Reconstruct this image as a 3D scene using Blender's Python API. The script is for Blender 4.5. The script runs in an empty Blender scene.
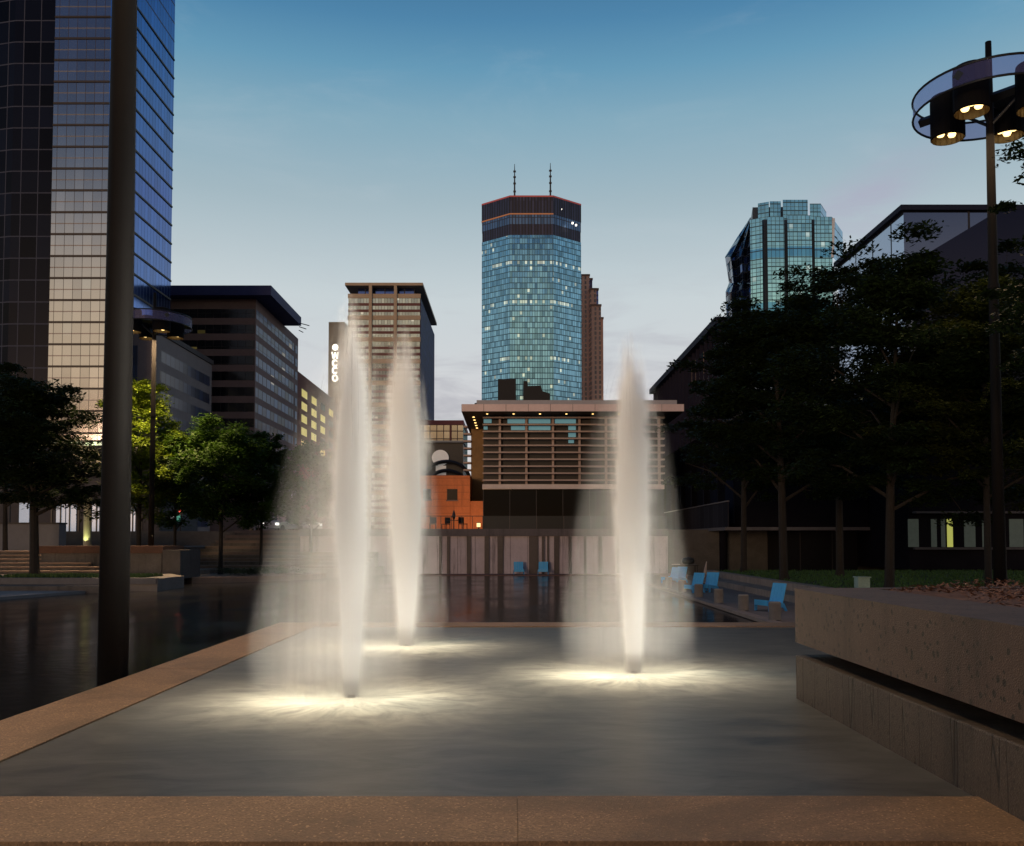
import bpy, math, random
import numpy as np
from mathutils import Vector
R = math.radians
sc = bpy.context.scene
rnd = random.Random(11)

# ------------------------------------------------------------------ camera
F, HX, HY, EYE, PITCH = 900.0, 512.0, 541.0, 2.4, R(2.3)
CY = HY - F * math.tan(PITCH)
cam = bpy.data.cameras.new("camera")
cam.sensor_width = 36.0
cam.lens = 36.0 * F / 1024.0
cam.shift_y = (CY - 423.0) / 1024.0
cam.clip_start, cam.clip_end = 0.1, 6000
camo = bpy.data.objects.new("camera", cam)
sc.collection.objects.link(camo)
camo.location = (0, 0, EYE)
camo.rotation_euler = (R(90) + PITCH, 0, 0)
sc.camera = camo

# ------------------------------------------------------------------ world
SUN_EL, SUN_ROT = R(1.6), R(200)      # the sun is setting behind the camera
world = bpy.data.worlds.new("World")
sc.world = world
world.use_nodes = True
wn = world.node_tree
wn.nodes.clear()
w_out = wn.nodes.new('ShaderNodeOutputWorld')
w_bg = wn.nodes.new('ShaderNodeBackground')
w_bg.inputs['Strength'].default_value = 0.13
sky = wn.nodes.new('ShaderNodeTexSky')
sky.sky_type = 'NISHITA'
sky.sun_disc = False
sky.sun_elevation, sky.sun_rotation = SUN_EL, SUN_ROT
sky.altitude, sky.air_density, sky.dust_density, sky.ozone_density = 250, 1.0, 1.2, 2.0
wn.links.new(w_bg.outputs[0], w_out.inputs[0])

sun = bpy.data.lights.new("sun", 'SUN')
sun.energy, sun.angle, sun.color = 0.80, R(12), (1.0, 0.64, 0.40)
suno = bpy.data.objects.new("sun", sun)
sc.collection.objects.link(suno)
# Nishita rotation 0 puts the sun at +Y; positive turns clockwise seen from above
sd = Vector((math.sin(SUN_ROT) * math.cos(SUN_EL), math.cos(SUN_ROT) * math.cos(SUN_EL), math.sin(SUN_EL)))
suno.rotation_euler = sd.to_track_quat('Z', 'Y').to_euler()
suno.location = (0, -60, 40)

vs = sc.view_settings
vs.view_transform, vs.look, vs.gamma, vs.use_curve_mapping = 'Standard', 'None', 1, False
vs.exposure = 0.0
cy = sc.cycles
cy.use_denoising = True
cy.max_bounces, cy.diffuse_bounces, cy.glossy_bounces, cy.volume_bounces, cy.transparent_max_bounces = 8, 2, 3, 4, 32
cy.sample_clamp_indirect = 4
cy.sample_clamp_direct = 20


# ------------------------------------------------------------------ node helper
class NG:
    def __init__(s, nt):
        s.nt = nt

    def n(s, t, **kw):
        nd = s.nt.nodes.new(t)
        for k, v in kw.items():
            setattr(nd, k, v)
        return nd

    def put(s, sock, v):
        if hasattr(v, 'is_output'):
            s.nt.links.new(v, sock)
        elif v is not None:
            if sock.type == 'RGBA' and not isinstance(v, (int, float)) and len(v) == 3:
                v = (*v, 1)
            sock.default_value = v

    def m(s, op, a, b=None, c=None, clamp=False):
        nd = s.n('ShaderNodeMath', operation=op, use_clamp=clamp)
        for i, v in enumerate((a, b, c)):
            if v is not None:
                s.put(nd.inputs[i], v)
        return nd.outputs[0]

    def mix(s, f, a, b):
        nd = s.n('ShaderNodeMix', data_type='RGBA')
        s.put(nd.inputs[0], f)
        s.put(nd.inputs[6], a)
        s.put(nd.inputs[7], b)
        return nd.outputs[2]

    def noise(s, vec, scale, detail=3, rough=0.55, dist=0):
        nd = s.n('ShaderNodeTexNoise')
        if vec is not None:
            s.put(nd.inputs['Vector'], vec)
        nd.inputs['Scale'].default_value = scale
        nd.inputs['Detail'].default_value = detail
        nd.inputs['Roughness'].default_value = rough
        nd.inputs['Distortion'].default_value = dist
        return nd.outputs[0]

    def rng(s, v, a, b, c=0.0, d=1.0, smooth=False):
        nd = s.n('ShaderNodeMapRange')
        if smooth:
            nd.interpolation_type = 'SMOOTHSTEP'
        s.put(nd.inputs[0], v)
        for i, x in enumerate((a, b, c, d)):
            s.put(nd.inputs[i + 1], x)
        return nd.outputs[0]

    def vmul(s, v, xyz):
        nd = s.n('ShaderNodeVectorMath', operation='MULTIPLY')
        s.put(nd.inputs[0], v)
        nd.inputs[1].default_value = xyz
        return nd.outputs[0]

    def comb(s, x, y, z):
        nd = s.n('ShaderNodeCombineXYZ')
        for i, v in enumerate((x, y, z)):
            s.put(nd.inputs[i], v)
        return nd.outputs[0]

    def sep(s, v):
        nd = s.n('ShaderNodeSeparateXYZ')
        s.put(nd.inputs[0], v)
        return nd.outputs


# sky colouring: dusk blue above, pale haze and thin cloud low down
g = NG(wn)
tc = g.n('ShaderNodeTexCoord')
sx, sy, sz = g.sep(tc.outputs['Generated'])
grad = g.n('ShaderNodeValToRGB')
g.put(grad.inputs[0], g.rng(sz, 0.0, 0.96))
els = grad.color_ramp.elements
SKY_RAMP = [(0.0, (0.68, 0.63, 0.64)), (0.16, (0.69, 0.68, 0.70)), (0.27, (0.61, 0.67, 0.69)), (0.37, (0.385, 0.50, 0.555)), (0.445, (0.24, 0.415, 0.52)),
            (0.49, (0.135, 0.33, 0.485)), (0.53, (0.075, 0.235, 0.41)), (0.62, (0.02, 0.09, 0.22)), (1.0, (0.012, 0.04, 0.11))]
while len(els) < len(SKY_RAMP):
    els.new(0.5)
for e, (p, c) in zip(els, SKY_RAMP):
    e.position, e.color = p, (*c, 1)
cl = g.noise(g.comb(g.m('MULTIPLY', sx, 3), g.m('MULTIPLY', sy, 3), g.m('MULTIPLY', sz, 14)), 2.2, 6, 0.6, 0.4)
clf = g.m('MULTIPLY', g.rng(cl, 0.46, 0.70, smooth=True), g.rng(sz, 0.34, 0.12, 0, 0.85, smooth=True))
mv = g.m('ADD', g.m('POWER', g.m('DIVIDE', g.m('SUBTRACT', sx, 0.342), 0.055), 2.0), g.m('POWER', g.m('DIVIDE', g.m('SUBTRACT', g.m('SUBTRACT', sz, g.m('MULTIPLY', sx, 0.5)), 0.155), 0.035), 2.0))
mvf = g.m('MULTIPLY', g.m('EXPONENT', g.m('MULTIPLY', mv, -1.0)), g.rng(cl, 0.30, 0.60, 0.2, 0.85))
mvf = g.m('MULTIPLY', mvf, g.m('GREATER_THAN', sy, 0.0))
wisp = g.m('MULTIPLY', g.rng(g.noise(g.comb(g.m('MULTIPLY', sx, 2.0), sy, g.m('MULTIPLY', sz, 6)), 2.0, 6, 0.65, 0.5), 0.50, 0.80, smooth=True), 0.16)
sky_c = g.mix(wisp, grad.outputs[0], (0.62, 0.66, 0.70))
sky_c = g.mix(clf, sky_c, (0.46, 0.45, 0.50))
sky_c = g.mix(mvf, sky_c, (0.44, 0.40, 0.53))
# afterglow on the sunset side (behind the camera)
back = g.rng(sy, 0.15, -0.6, smooth=True)
aft = g.m('MULTIPLY', back, g.rng(sz, 0.40, 0.20, smooth=True))
sky_c = g.mix(aft, sky_c, (0.95, 0.76, 0.50))
topd = g.m('MULTIPLY', back, g.rng(sz, 0.20, 0.45, 0, 0.95, smooth=True))
sky_c = g.mix(topd, sky_c, (0.018, 0.045, 0.13))
# the dark city on that side hides the lowest part of the glow
sky_c = g.mix(g.m('MULTIPLY', back, g.rng(sz, 0.17, 0.11, 0, 0.96, smooth=True)), sky_c, (0.010, 0.011, 0.016))
# the Sky Texture (physical units) supplies part of the light
skym = g.n('ShaderNodeVectorMath', operation='SCALE')
g.put(skym.inputs[0], sky.outputs[0])
skym.inputs[3].default_value = 0.25
sca = g.n('ShaderNodeVectorMath', operation='SCALE')
g.put(sca.inputs[0], sky_c)
sca.inputs[3].default_value = 7.0
add = g.n('ShaderNodeVectorMath', operation='ADD')
g.put(add.inputs[0], skym.outputs[0])
g.put(add.inputs[1], sca.outputs[0])
g.put(w_bg.inputs['Color'], add.outputs[0])


# ------------------------------------------------------------------ picture geometry -> world
def P(px, py, d):
    a, b = (px - HX) / F, (CY - py) / F
    s = d / (math.cos(PITCH) - b * math.sin(PITCH))
    return Vector((a * s, d, EYE + s * (math.sin(PITCH) + b * math.cos(PITCH))))


def X(px, d, py=480):
    return P(px, py, d).x


def Z(py, d):
    return P(512, py, d).z


# ------------------------------------------------------------------ materials
_mc = {}


def new_mat(name):
    m = bpy.data.materials.new(name)
    m.use_nodes = True
    m.node_tree.nodes.clear()
    return m, NG(m.node_tree)


def mat(name, col, rough=0.7, var=0.25, vscale=2.0, bump=0.0, bscale=30.0, metal=0.0, spec=0.5, emit=None, estr=0.0, streak=0.0):
    if name in _mc:
        return _mc[name]
    m, g = new_mat(name)
    out = g.n('ShaderNodeOutputMaterial')
    b = g.n('ShaderNodeBsdfPrincipled')
    tc = g.n('ShaderNodeTexCoord').outputs['Object']
    c = col
    if var:
        n1 = g.noise(tc, vscale, 5, 0.6)
        n2 = g.noise(tc, vscale * 9.3, 3, 0.6)
        f = g.m('ADD', g.m('MULTIPLY', n1, 0.65), g.m('MULTIPLY', n2, 0.35))
        c = g.mix(g.rng(f, 0.3, 0.7), tuple(x * (1 - var) for x in col), tuple(min(1, x * (1 + var)) for x in col))
    if streak:
        st = g.noise(g.vmul(tc, (1, 1, 0.08)), 2.2, 5, 0.7)
        c = g.mix(g.rng(st, 0.5, 0.68, 0, streak, smooth=True), c, tuple(x * 0.25 for x in col))
    g.put(b.inputs['Base Color'], c)
    b.inputs['Roughness'].default_value = rough
    b.inputs['Metallic'].default_value = metal
    b.inputs['Specular IOR Level'].default_value = spec
    if bump:
        bp = g.n('ShaderNodeBump')
        bp.inputs['Strength'].default_value = bump
        bp.inputs['Distance'].default_value = 0.02
        g.put(bp.inputs['Height'], g.noise(tc, bscale, 4, 0.6))
        g.put(b.inputs['Normal'], bp.outputs[0])
    if emit:
        g.put(b.inputs['Emission Color'], emit)
        b.inputs['Emission Strength'].default_value = estr
    g.put(out.inputs[0], b.outputs[0])
    _mc[name] = m
    return m


def facade(name, glass, cw, ch, mw=0.08, mh=0.1, mull=(0.02, 0.02, 0.025), metal=0.85, rough=0.12, lit=0.0, lit_row=0.0,
           lit_col=(1, 0.85, 0.5), lit_str=1.0, var=0.2, tilt=0.01, u0=0.0, v0=0.0, band=None, bandh=0.0, subv=0, mull_rough=0.6, spec=0.5):
    """glass curtain wall: panes of cw x ch metres with mullions, each pane very slightly out of plane; some panes lit"""
    if name in _mc:
        return _mc[name]
    m, g = new_mat(name)
    out = g.n('ShaderNodeOutputMaterial')
    b = g.n('ShaderNodeBsdfPrincipled')
    uv = g.sep(g.n('ShaderNodeUVMap').outputs[0])
    u = g.m('DIVIDE', g.m('SUBTRACT', uv[0], u0), cw)
    v = g.m('DIVIDE', g.m('SUBTRACT', uv[1], v0), ch)
    fu, fv = g.m('FRACT', u), g.m('FRACT', v)
    iu, iv = g.m('FLOOR', u), g.m('FLOOR', v)
    wn_ = g.n('ShaderNodeTexWhiteNoise', noise_dimensions='2D')
    g.put(wn_.inputs['Vector'], g.comb(iu, iv, 0))
    mask = g.m('MAXIMUM', g.m('LESS_THAN', fu, mw), g.m('LESS_THAN', fv, mh))
    if subv:
        mask = g.m('MAXIMUM', mask, g.m('MULTIPLY', g.m('LESS_THAN', g.m('FRACT', g.m('MULTIPLY', fv, subv)), mh * 1.2), 0.6))
    gc = g.mix(wn_.outputs['Value'], tuple(x * (1 - var) for x in glass), tuple(min(1, x * (1 + var)) for x in glass))
    if band:
        gc = g.mix(g.m('LESS_THAN', fv, bandh), gc, band)
    col = g.mix(mask, gc, mull)
    g.put(b.inputs['Base Color'], col)
    g.put(b.inputs['Metallic'], g.m('MULTIPLY', g.m('SUBTRACT', 1, mask), metal))
    g.put(b.inputs['Roughness'], g.rng(mask, 0, 1, rough, mull_rough))
    b.inputs['Specular IOR Level'].default_value = spec
    if tilt:
        geo = g.n('ShaderNodeNewGeometry')
        off = g.n('ShaderNodeVectorMath', operation='SUBTRACT')
        g.put(off.inputs[0], wn_.outputs['Color'])
        off.inputs[1].default_value = (0.5, 0.5, 0.5)
        sc_ = g.n('ShaderNodeVectorMath', operation='SCALE')
        g.put(sc_.inputs[0], off.outputs[0])
        sc_.inputs[3].default_value = tilt
        ad = g.n('ShaderNodeVectorMath', operation='ADD')
        g.put(ad.inputs[0], geo.outputs['Normal'])
        g.put(ad.inputs[1], sc_.outputs[0])
        nm = g.n('ShaderNodeVectorMath', operation='NORMALIZE')
        g.put(nm.inputs[0], ad.outputs[0])
        g.put(b.inputs['Normal'], nm.outputs[0])
    if lit or lit_row:
        w2 = g.n('ShaderNodeTexWhiteNoise', noise_dimensions='2D')
        g.put(w2.inputs['Vector'], g.comb(g.m('ADD', iu, 17.3), g.m('ADD', iv, 5.7), 0))
        w3 = g.n('ShaderNodeTexWhiteNoise', noise_dimensions='1D')
        g.put(w3.inputs['W'], g.m('ADD', iv, 3.31))
        clump = g.noise(g.comb(g.m('MULTIPLY', iu, 0.13), g.m('MULTIPLY', iv, 1.7), 0), 1.0, 2)
        rowp = g.m('MULTIPLY', g.m('GREATER_THAN', w3.outputs['Value'], 0.82), lit_row)
        prob = g.m('ADD', g.m('MULTIPLY', g.rng(clump, 0.5, 0.72), lit * 4), g.m('ADD', rowp, lit * 0.25))
        on = g.m('LESS_THAN', w2.outputs['Value'], prob)
        on = g.m('MULTIPLY', on, g.m('SUBTRACT', 1, mask))
        on = g.m('MULTIPLY', on, g.m('GREATER_THAN', fv, 0.45))
        g.put(b.inputs['Emission Color'], lit_col)
        g.put(b.inputs['Emission Strength'], g.m('MULTIPLY', g.m('MULTIPLY', on, lit_str), g.rng(wn_.outputs['Value'], 0, 1, 0.35, 1.0)))
    g.put(out.inputs[0], b.outputs[0])
    _mc[name] = m
    return m


# ------------------------------------------------------------------ mesh builder
WL = {}


class MB:
    def __init__(s):
        s.v, s.f = [], []

    def quad(s, *pts):
        i = len(s.v)
        s.v += [Vector(p) for p in pts]
        s.f.append(tuple(range(i, i + len(pts))))
        return s

    def box(s, x0, x1, y0, y1, z0, z1):
        x0, x1 = min(x0, x1), max(x0, x1)
        y0, y1 = min(y0, y1), max(y0, y1)
        z0, z1 = min(z0, z1), max(z0, z1)
        return s.prism([(x0, y0), (x1, y0), (x1, y1), (x0, y1)], z0, z1)

    def prism(s, poly, z0, z1, top=None):
        i, n = len(s.v), len(poly)
        top = top or poly
        s.v += [Vector((x, y, z0)) for x, y in poly] + [Vector((x, y, z1)) for x, y in top]
        s.f.append(tuple(i + k for k in reversed(range(n))))
        s.f.append(tuple(i + n + k for k in range(n)))
        for k in range(n):
            j = (k + 1) % n
            s.f.append((i + k, i + j, i + n + j, i + n + k))
        return s

    def extrude_profile(s, prof, axis, a, b):
        """closed 2D profile (p, z) swept along x or y from a to b"""
        i, n = len(s.v), len(prof)
        for t in (a, b):
            s.v += [Vector((t, p, z)) if axis == 'x' else Vector((p, t, z)) for p, z in prof]
        s.f.append(tuple(i + k for k in range(n)))
        s.f.append(tuple(i + n + k for k in reversed(range(n))))
        for k in range(n):
            j = (k + 1) % n
            s.f.append((i + k, i + n + k, i + n + j, i + j))
        return s

    def tube(s, pts, rad, n=8):
        pts = [Vector(p) for p in pts]
        if isinstance(rad, (int, float)):
            rad = [rad] * len(pts)
        i0 = len(s.v)
        for k, p in enumerate(pts):
            d = (pts[min(k + 1, len(pts) - 1)] - pts[max(k - 1, 0)]).normalized()
            ref = Vector((0, 0, 1)) if abs(d.z) < 0.9 else Vector((1, 0, 0))
            a = d.cross(ref).normalized()
            b = d.cross(a).normalized()
            for j in range(n):
                t = 2 * math.pi * j / n
                s.v.append(p + (a * math.cos(t) + b * math.sin(t)) * rad[k])
        for k in range(len(pts) - 1):
            for j in range(n):
                q = (j + 1) % n
                s.f.append((i0 + k * n + j, i0 + k * n + q, i0 + (k + 1) * n + q, i0 + (k + 1) * n + j))
        s.f.append(tuple(i0 + j for j in reversed(range(n))))
        e = i0 + (len(pts) - 1) * n
        s.f.append(tuple(e + j for j in range(n)))
        return s

    def lathe(s, prof, n=24, c=(0, 0), closed=True):
        i0 = len(s.v)
        for r, z in prof:
            for j in range(n):
                t = 2 * math.pi * j / n
                s.v.append(Vector((c[0] + r * math.cos(t), c[1] + r * math.sin(t), z)))
        for k in range(len(prof) - 1):
            for j in range(n):
                q = (j + 1) % n
                s.f.append((i0 + k * n + j, i0 + k * n + q, i0 + (k + 1) * n + q, i0 + (k + 1) * n + j))
        if closed:
            s.f.append(tuple(i0 + j for j in reversed(range(n))))
            e = i0 + (len(prof) - 1) * n
            s.f.append(tuple(e + j for j in range(n)))
        return s

    def ring(s, R0, r, z, n=48, m=6):
        i0 = len(s.v)
        for j in range(n):
            t = 2 * math.pi * j / n
            for k in range(m):
                q = 2 * math.pi * k / m
                rr = R0 + r * math.cos(q)
                s.v.append(Vector((rr * math.cos(t), rr * math.sin(t), z + r * math.sin(q))))
        for j in range(n):
            for k in range(m):
                s.f.append((i0 + j * m + k, i0 + ((j + 1) % n) * m + k, i0 + ((j + 1) % n) * m + (k + 1) % m, i0 + j * m + (k + 1) % m))
        return s

    def build(s, name, material, parent=None, smooth=False, bevel=0.0, origin=None, keep=False):
        off = Vector((0, 0, 0))
        if parent is not None:
            off = WL.get(parent.name, Vector((0, 0, 0)))
        elif origin is not None:
            off = Vector(origin)
        elif not keep:
            lo = [min(p[k] for p in s.v) for k in range(3)]
            hi = [max(p[k] for p in s.v) for k in range(3)]
            off = Vector(((lo[0] + hi[0]) / 2, (lo[1] + hi[1]) / 2, lo[2]))
        me = bpy.data.meshes.new(name)
        me.from_pydata([tuple(p - off) for p in s.v], [], s.f)
        me.materials.append(material)
        uvl = me.uv_layers.new(name="UVMap")
        data = uvl.data
        for p in me.polygons:
            nx, ny, nz = p.normal
            h = math.hypot(nx, ny)
            for li in p.loop_indices:
                w = s.v[me.loops[li].vertex_index]
                if h > 0.5:
                    data[li].uv = (w.x * -ny / h + w.y * nx / h, w.z)
                else:
                    data[li].uv = (w.x, w.y)
        if smooth:
            me.polygons.foreach_set('use_smooth', [True] * len(me.polygons))
        o = bpy.data.objects.new(name, me)
        sc.collection.objects.link(o)
        if parent is not None:
            o.parent = parent
            WL[o.name] = off
        else:
            o.location = off
            WL[o.name] = off
        if bevel:
            md = o.modifiers.new("bevel", 'BEVEL')
            md.width, md.segments, md.limit_method = bevel, 2, 'ANGLE'
        return o


def tag(o, label, cat, group=None, kind=None):
    if label:
        o['label'] = label
    if cat:
        o['category'] = cat
    if group:
        o['group'] = group
    if kind:
        o['kind'] = kind
    return o


def thing(name, label, cat, loc=(0, 0, 0), group=None):
    o = bpy.data.objects.new(name, None)
    sc.collection.objects.link(o)
    o.location = loc
    o.empty_display_size = 0.3
    WL[o.name] = Vector(loc)
    return tag(o, label, cat, group)


def struct(o):
    o['kind'] = 'structure'
    return o


def dup(root, loc, label, rotz=0.0, group=None):
    r = root.copy()
    sc.collection.objects.link(r)
    r.location, r.rotation_euler = loc, (0, 0, rotz)
    r['label'] = label
    if group:
        r['group'] = group
    for ch in list(root.children):
        c = ch.copy()
        sc.collection.objects.link(c)
        c.parent = r
        for gch in list(ch.children):
            d = gch.copy()
            sc.collection.objects.link(d)
            d.parent = c
    return r


# ================================================================== ground and water
M_ground = mat('paving_dark', (0.07, 0.068, 0.065), 0.8, 0.3, 1.5, 0.3, 40)
M_conc = mat('concrete', (0.075, 0.070, 0.068), 0.85, 0.3, 0.9, 0.4, 35, streak=0.5)
M_conc_d = mat('concrete_dark', (0.085, 0.08, 0.078), 0.85, 0.35, 0.8, 0.4, 30, streak=0.6)
M_deck = mat('deck_paving', (0.17, 0.155, 0.145), 0.8, 0.25, 1.3, 0.3, 50)
M_black = mat('black_metal', (0.012, 0.012, 0.014), 0.45, 0.3, 3)
M_bark = mat('bark', (0.016, 0.013, 0.011), 0.9, 0.4, 4, 0.8, 25)

b = MB()
b.quad((-3000, -60, -0.3), (3000, -60, -0.3), (3000, 4500, -0.3), (-3000, 4500, -0.3))
struct(b.build('ground', M_ground, keep=True))

ZS = 3.22      # street level, above the sunken plaza
b = MB()
b.prism([(-900, 76), (-10.2, 76), (-10.2, 64.9), (900, 64.9), (900, 2500), (-900, 2500)], -0.2, ZS)
struct(b.build('street_pavement', M_ground, keep=True))


# lower pool: dark still water
def pool_mat():
    m, g = new_mat('pool_water')
    out = g.n('ShaderNodeOutputMaterial')
    b = g.n('ShaderNodeBsdfPrincipled')
    tc = g.n('ShaderNodeTexCoord').outputs['Object']
    b.inputs['Base Color'].default_value = (0.012, 0.013, 0.016, 1)
    b.inputs['IOR'].default_value = 1.33
    n1 = g.noise(g.vmul(tc, (0.5, 0.25, 1)), 1.0, 4)
    g.put(b.inputs['Roughness'], g.rng(n1, 0.3, 0.7, 0.10, 0.22))
    bp = g.n('ShaderNodeBump')
    bp.inputs['Strength'].default_value = 0.12
    bp.inputs['Distance'].default_value = 0.05
    g.put(bp.inputs['Height'], g.noise(g.vmul(tc, (1.6, 1.6, 1)), 2.0, 4))
    g.put(b.inputs['Normal'], bp.outputs[0])
    g.put(out.inputs[0], b.outputs[0])
    return m


b = MB()
b.quad((-40, 3.0, 0), (7.4, 3.0, 0), (7.4, 64.6, 0), (-40, 64.6, 0))
struct(b.build('pool_water', pool_mat(), keep=True))

# ---- upper basin: rims, floor, water
BX0, BX1, BY0, BY1 = -3.5, 5.6, 5.36, 15.9      # inner edges
RZ, WZ = 0.9, 0.885                              # rim top, water


def granite(name, col, grain=95.0, pit=0.0, con=0.5, boards=0.0, stain=0.0):
    m, g = new_mat(name)
    out = g.n('ShaderNodeOutputMaterial')
    b = g.n('ShaderNodeBsdfPrincipled')
    tc = g.n('ShaderNodeTexCoord').outputs['Object']
    vor = g.n('ShaderNodeTexVoronoi')
    g.put(vor.inputs['Vector'], tc)
    vor.inputs['Scale'].default_value = grain
    hue = g.sep(vor.outputs['Color'])
    n1 = g.noise(tc, 1.6, 5, 0.65)
    c1 = g.mix(g.rng(hue[0], 0, 1), tuple(x * (1 - con) for x in col), tuple(min(1, x * (1 + con)) for x in col))
    c2 = g.mix(g.rng(n1, 0.35, 0.7), c1, g.mix(0.5, c1, tuple(x * 0.55 for x in col)))
    c3 = g.mix(g.m('GREATER_THAN', hue[1], 0.965), c2, tuple(min(1, x * (1 + 2.4 * con)) for x in col))
    hgt = vor.outputs['Distance']
    if pit:
        pv = g.n('ShaderNodeTexVoronoi')
        g.put(pv.inputs['Vector'], g.mix(0.06, tc, g.n('ShaderNodeTexNoise').outputs[1]))
        pv.inputs['Scale'].default_value = 18.0
        pr = g.sep(pv.outputs['Color'])
        pm = g.m('MULTIPLY', g.m('LESS_THAN', pv.outputs['Distance'], g.m('MULTIPLY', pr[0], 0.36)), g.m('GREATER_THAN', pr[1], 0.2))
        c3 = g.mix(g.m('MULTIPLY', pm, pit), c3, tuple(x * 0.12 for x in col))
        hgt = g.m('SUBTRACT', hgt, g.m('MULTIPLY', pm, 3.0))
        dv = g.noise(g.vmul(tc, (1, 1, 0.12)), 2.6, 5, 0.7)
        c3 = g.mix(g.rng(dv, 0.50, 0.66, 0, 0.6, smooth=True), c3, tuple(x * 0.4 for x in col))
    if stain:
        sn = g.noise(tc, 0.55, 6, 0.68, 0.6)
        c3 = g.mix(g.rng(sn, 0.46, 0.66, 0, stain, smooth=True), c3, tuple(x * 0.38 for x in col))
    if boards:
        yy = g.sep(tc)[1]
        bn = g.noise(g.comb(0, g.m('MULTIPLY', yy, 3.0), g.m('MULTIPLY', g.sep(tc)[2], 0.2)), 1.0, 2, 0.6)
        bl = g.rng(g.m('ABSOLUTE', g.m('SUBTRACT', bn, 0.5)), 0.0, 0.013, 1, 0, smooth=True)
        c3 = g.mix(g.m('MULTIPLY', bl, boards), c3, tuple(x * 0.15 for x in col))
        hgt = g.m('SUBTRACT', hgt, g.m('MULTIPLY', bl, 4.0))
    g.put(b.inputs['Base Color'], c3)
    b.inputs['Roughness'].default_value = 0.62
    bp = g.n('ShaderNodeBump')
    bp.inputs['Strength'].default_value = 0.5
    bp.inputs['Distance'].default_value = 0.006
    g.put(bp.inputs['Height'], hgt)
    g.put(b.inputs['Normal'], bp.outputs[0])
    g.put(out.inputs[0], b.outputs[0])
    return m


M_rim = granite('exposed_aggregate_rust', (0.25, 0.155, 0.082), con=0.36, stain=0.6)
M_slab = granite('exposed_aggregate_brown', (0.072, 0.045, 0.032), 110, pit=0.97, con=0.25, stain=0.5)
M_block = granite('concrete_board_marked', (0.058, 0.044, 0.034), 90, pit=0.5, con=0.2, boards=0.85, stain=0.5)

basin = thing('fountain_basin', 'raised rectangular fountain basin with rusty granite rim around the three jets', 'fountain basin', (0, 10, 0))
RW = 0.78
xs_ = [BX0 - RW, -2.15, 0.03, 2.2, 4.3, BX1 + RW]
for xa_, xb_ in zip(xs_[:-1], xs_[1:]):
    dz = rnd.uniform(-.003, .003)
    MB().box(xa_ + 0.001, xb_ - 0.001, 4.56, BY0, -0.2, RZ + dz).build('rim_stone', M_rim, basin, bevel=0.003)
    MB().box(xa_ + 0.001, xb_ - 0.001, BY1, BY1 + RW, -0.2, RZ + dz).build('rim_stone', M_rim, basin, bevel=0.003)
ys_ = [BY0 + 0.005, 8.0, 10.65, 13.3, BY1 - 0.005]
for ya_, yb_ in zip(ys_[:-1], ys_[1:]):
    MB().box(BX0 - RW, BX0, ya_ + 0.001, yb_ - 0.001, -0.2, RZ + rnd.uniform(-.003, .003)).build('rim_stone', M_rim, basin, bevel=0.003)
    MB().box(BX1, BX1 + RW, ya_ + 0.001, yb_ - 0.001, -0.2, RZ - 0.002).build('rim_stone', M_rim, basin, bevel=0.003)
MB().box(BX0 - 0.05, BX1 + 0.05, BY0 - 0.05, BY1 + 0.05, -0.55, -0.45).build('floor', mat('basin_floor', (0.10, 0.085, 0.07), 0.8), basin)

JETS = [(-1.56, 8.80), (-1.53, 13.1), (1.40, 10.4)]


def basin_water_mat():
    m, g = new_mat('basin_water')
    out = g.n('ShaderNodeOutputMaterial')
    b = g.n('ShaderNodeBsdfPrincipled')
    pos = g.n('ShaderNodeNewGeometry').outputs['Position']
    x, y, _ = g.sep(pos)
    foam = None
    for i, (jx, jy) in enumerate(JETS):
        dx, dy = g.m('SUBTRACT', x, jx), g.m('SUBTRACT', y, jy)
        r = g.m('SQRT', g.m('ADD', g.m('MULTIPLY', dx, dx), g.m('MULTIPLY', dy, dy)))
        ang = g.m('ARCTAN2', dy, dx)
        st = g.noise(g.comb(g.m('MULTIPLY', g.m('COSINE', ang), 1.6), g.m('MULTIPLY', g.m('SINE', ang), 1.6), g.m('MULTIPLY', r, 0.8)), 3.2, 6, 0.62, 0.8)
        fo = g.m('EXPONENT', g.m('MULTIPLY', g.m('MULTIPLY', r, r), -0.6))
        fo = g.m('MULTIPLY', fo, g.rng(st, 0.30, 0.70, 0.22, 1.0))
        foam = fo if foam is None else g.m('MAXIMUM', foam, fo)
    sw = g.noise(g.vmul(pos, (0.8, 1.8, 1)), 1.6, 3, 0.6, 1.2)
    foam = g.m('ADD', foam, g.rng(sw, 0.28, 0.78, 0.03, 0.15), clamp=True)
    g.put(b.inputs['Base Color'], g.mix(foam, (0.020, 0.023, 0.029), (0.62, 0.60, 0.55)))
    g.put(b.inputs['Roughness'], g.rng(foam, 0, 1, 0.34, 0.6))
    b.inputs['IOR'].default_value = 1.33
    bp = g.n('ShaderNodeBump')
    bp.inputs['Strength'].default_value = 0.12
    bp.inputs['Distance'].default_value = 0.03
    g.put(bp.inputs['Height'], g.noise(g.vmul(pos, (1.4, 2.4, 1)), 3.0, 4, 0.55, 0.4))
    g.put(b.inputs['Normal'], bp.outputs[0])
    tr = g.n('ShaderNodeBsdfTranslucent')
    g.put(tr.inputs['Color'], (0.75, 0.72, 0.62))
    mx = g.n('ShaderNodeMixShader')
    g.put(mx.inputs[0], g.rng(foam, 0.0, 1.0, 0.03, 0.6))
    g.put(mx.inputs[1], b.outputs[0])
    g.put(mx.inputs[2], tr.outputs[0])
    g.put(out.inputs[0], mx.outputs[0])
    return m


b = MB()
b.quad((BX0, BY0, WZ), (BX1, BY0, WZ), (BX1, BY1, WZ), (BX0, BY1, WZ))
struct(b.build('basin_water', basin_water_mat(), keep=True))

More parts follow.
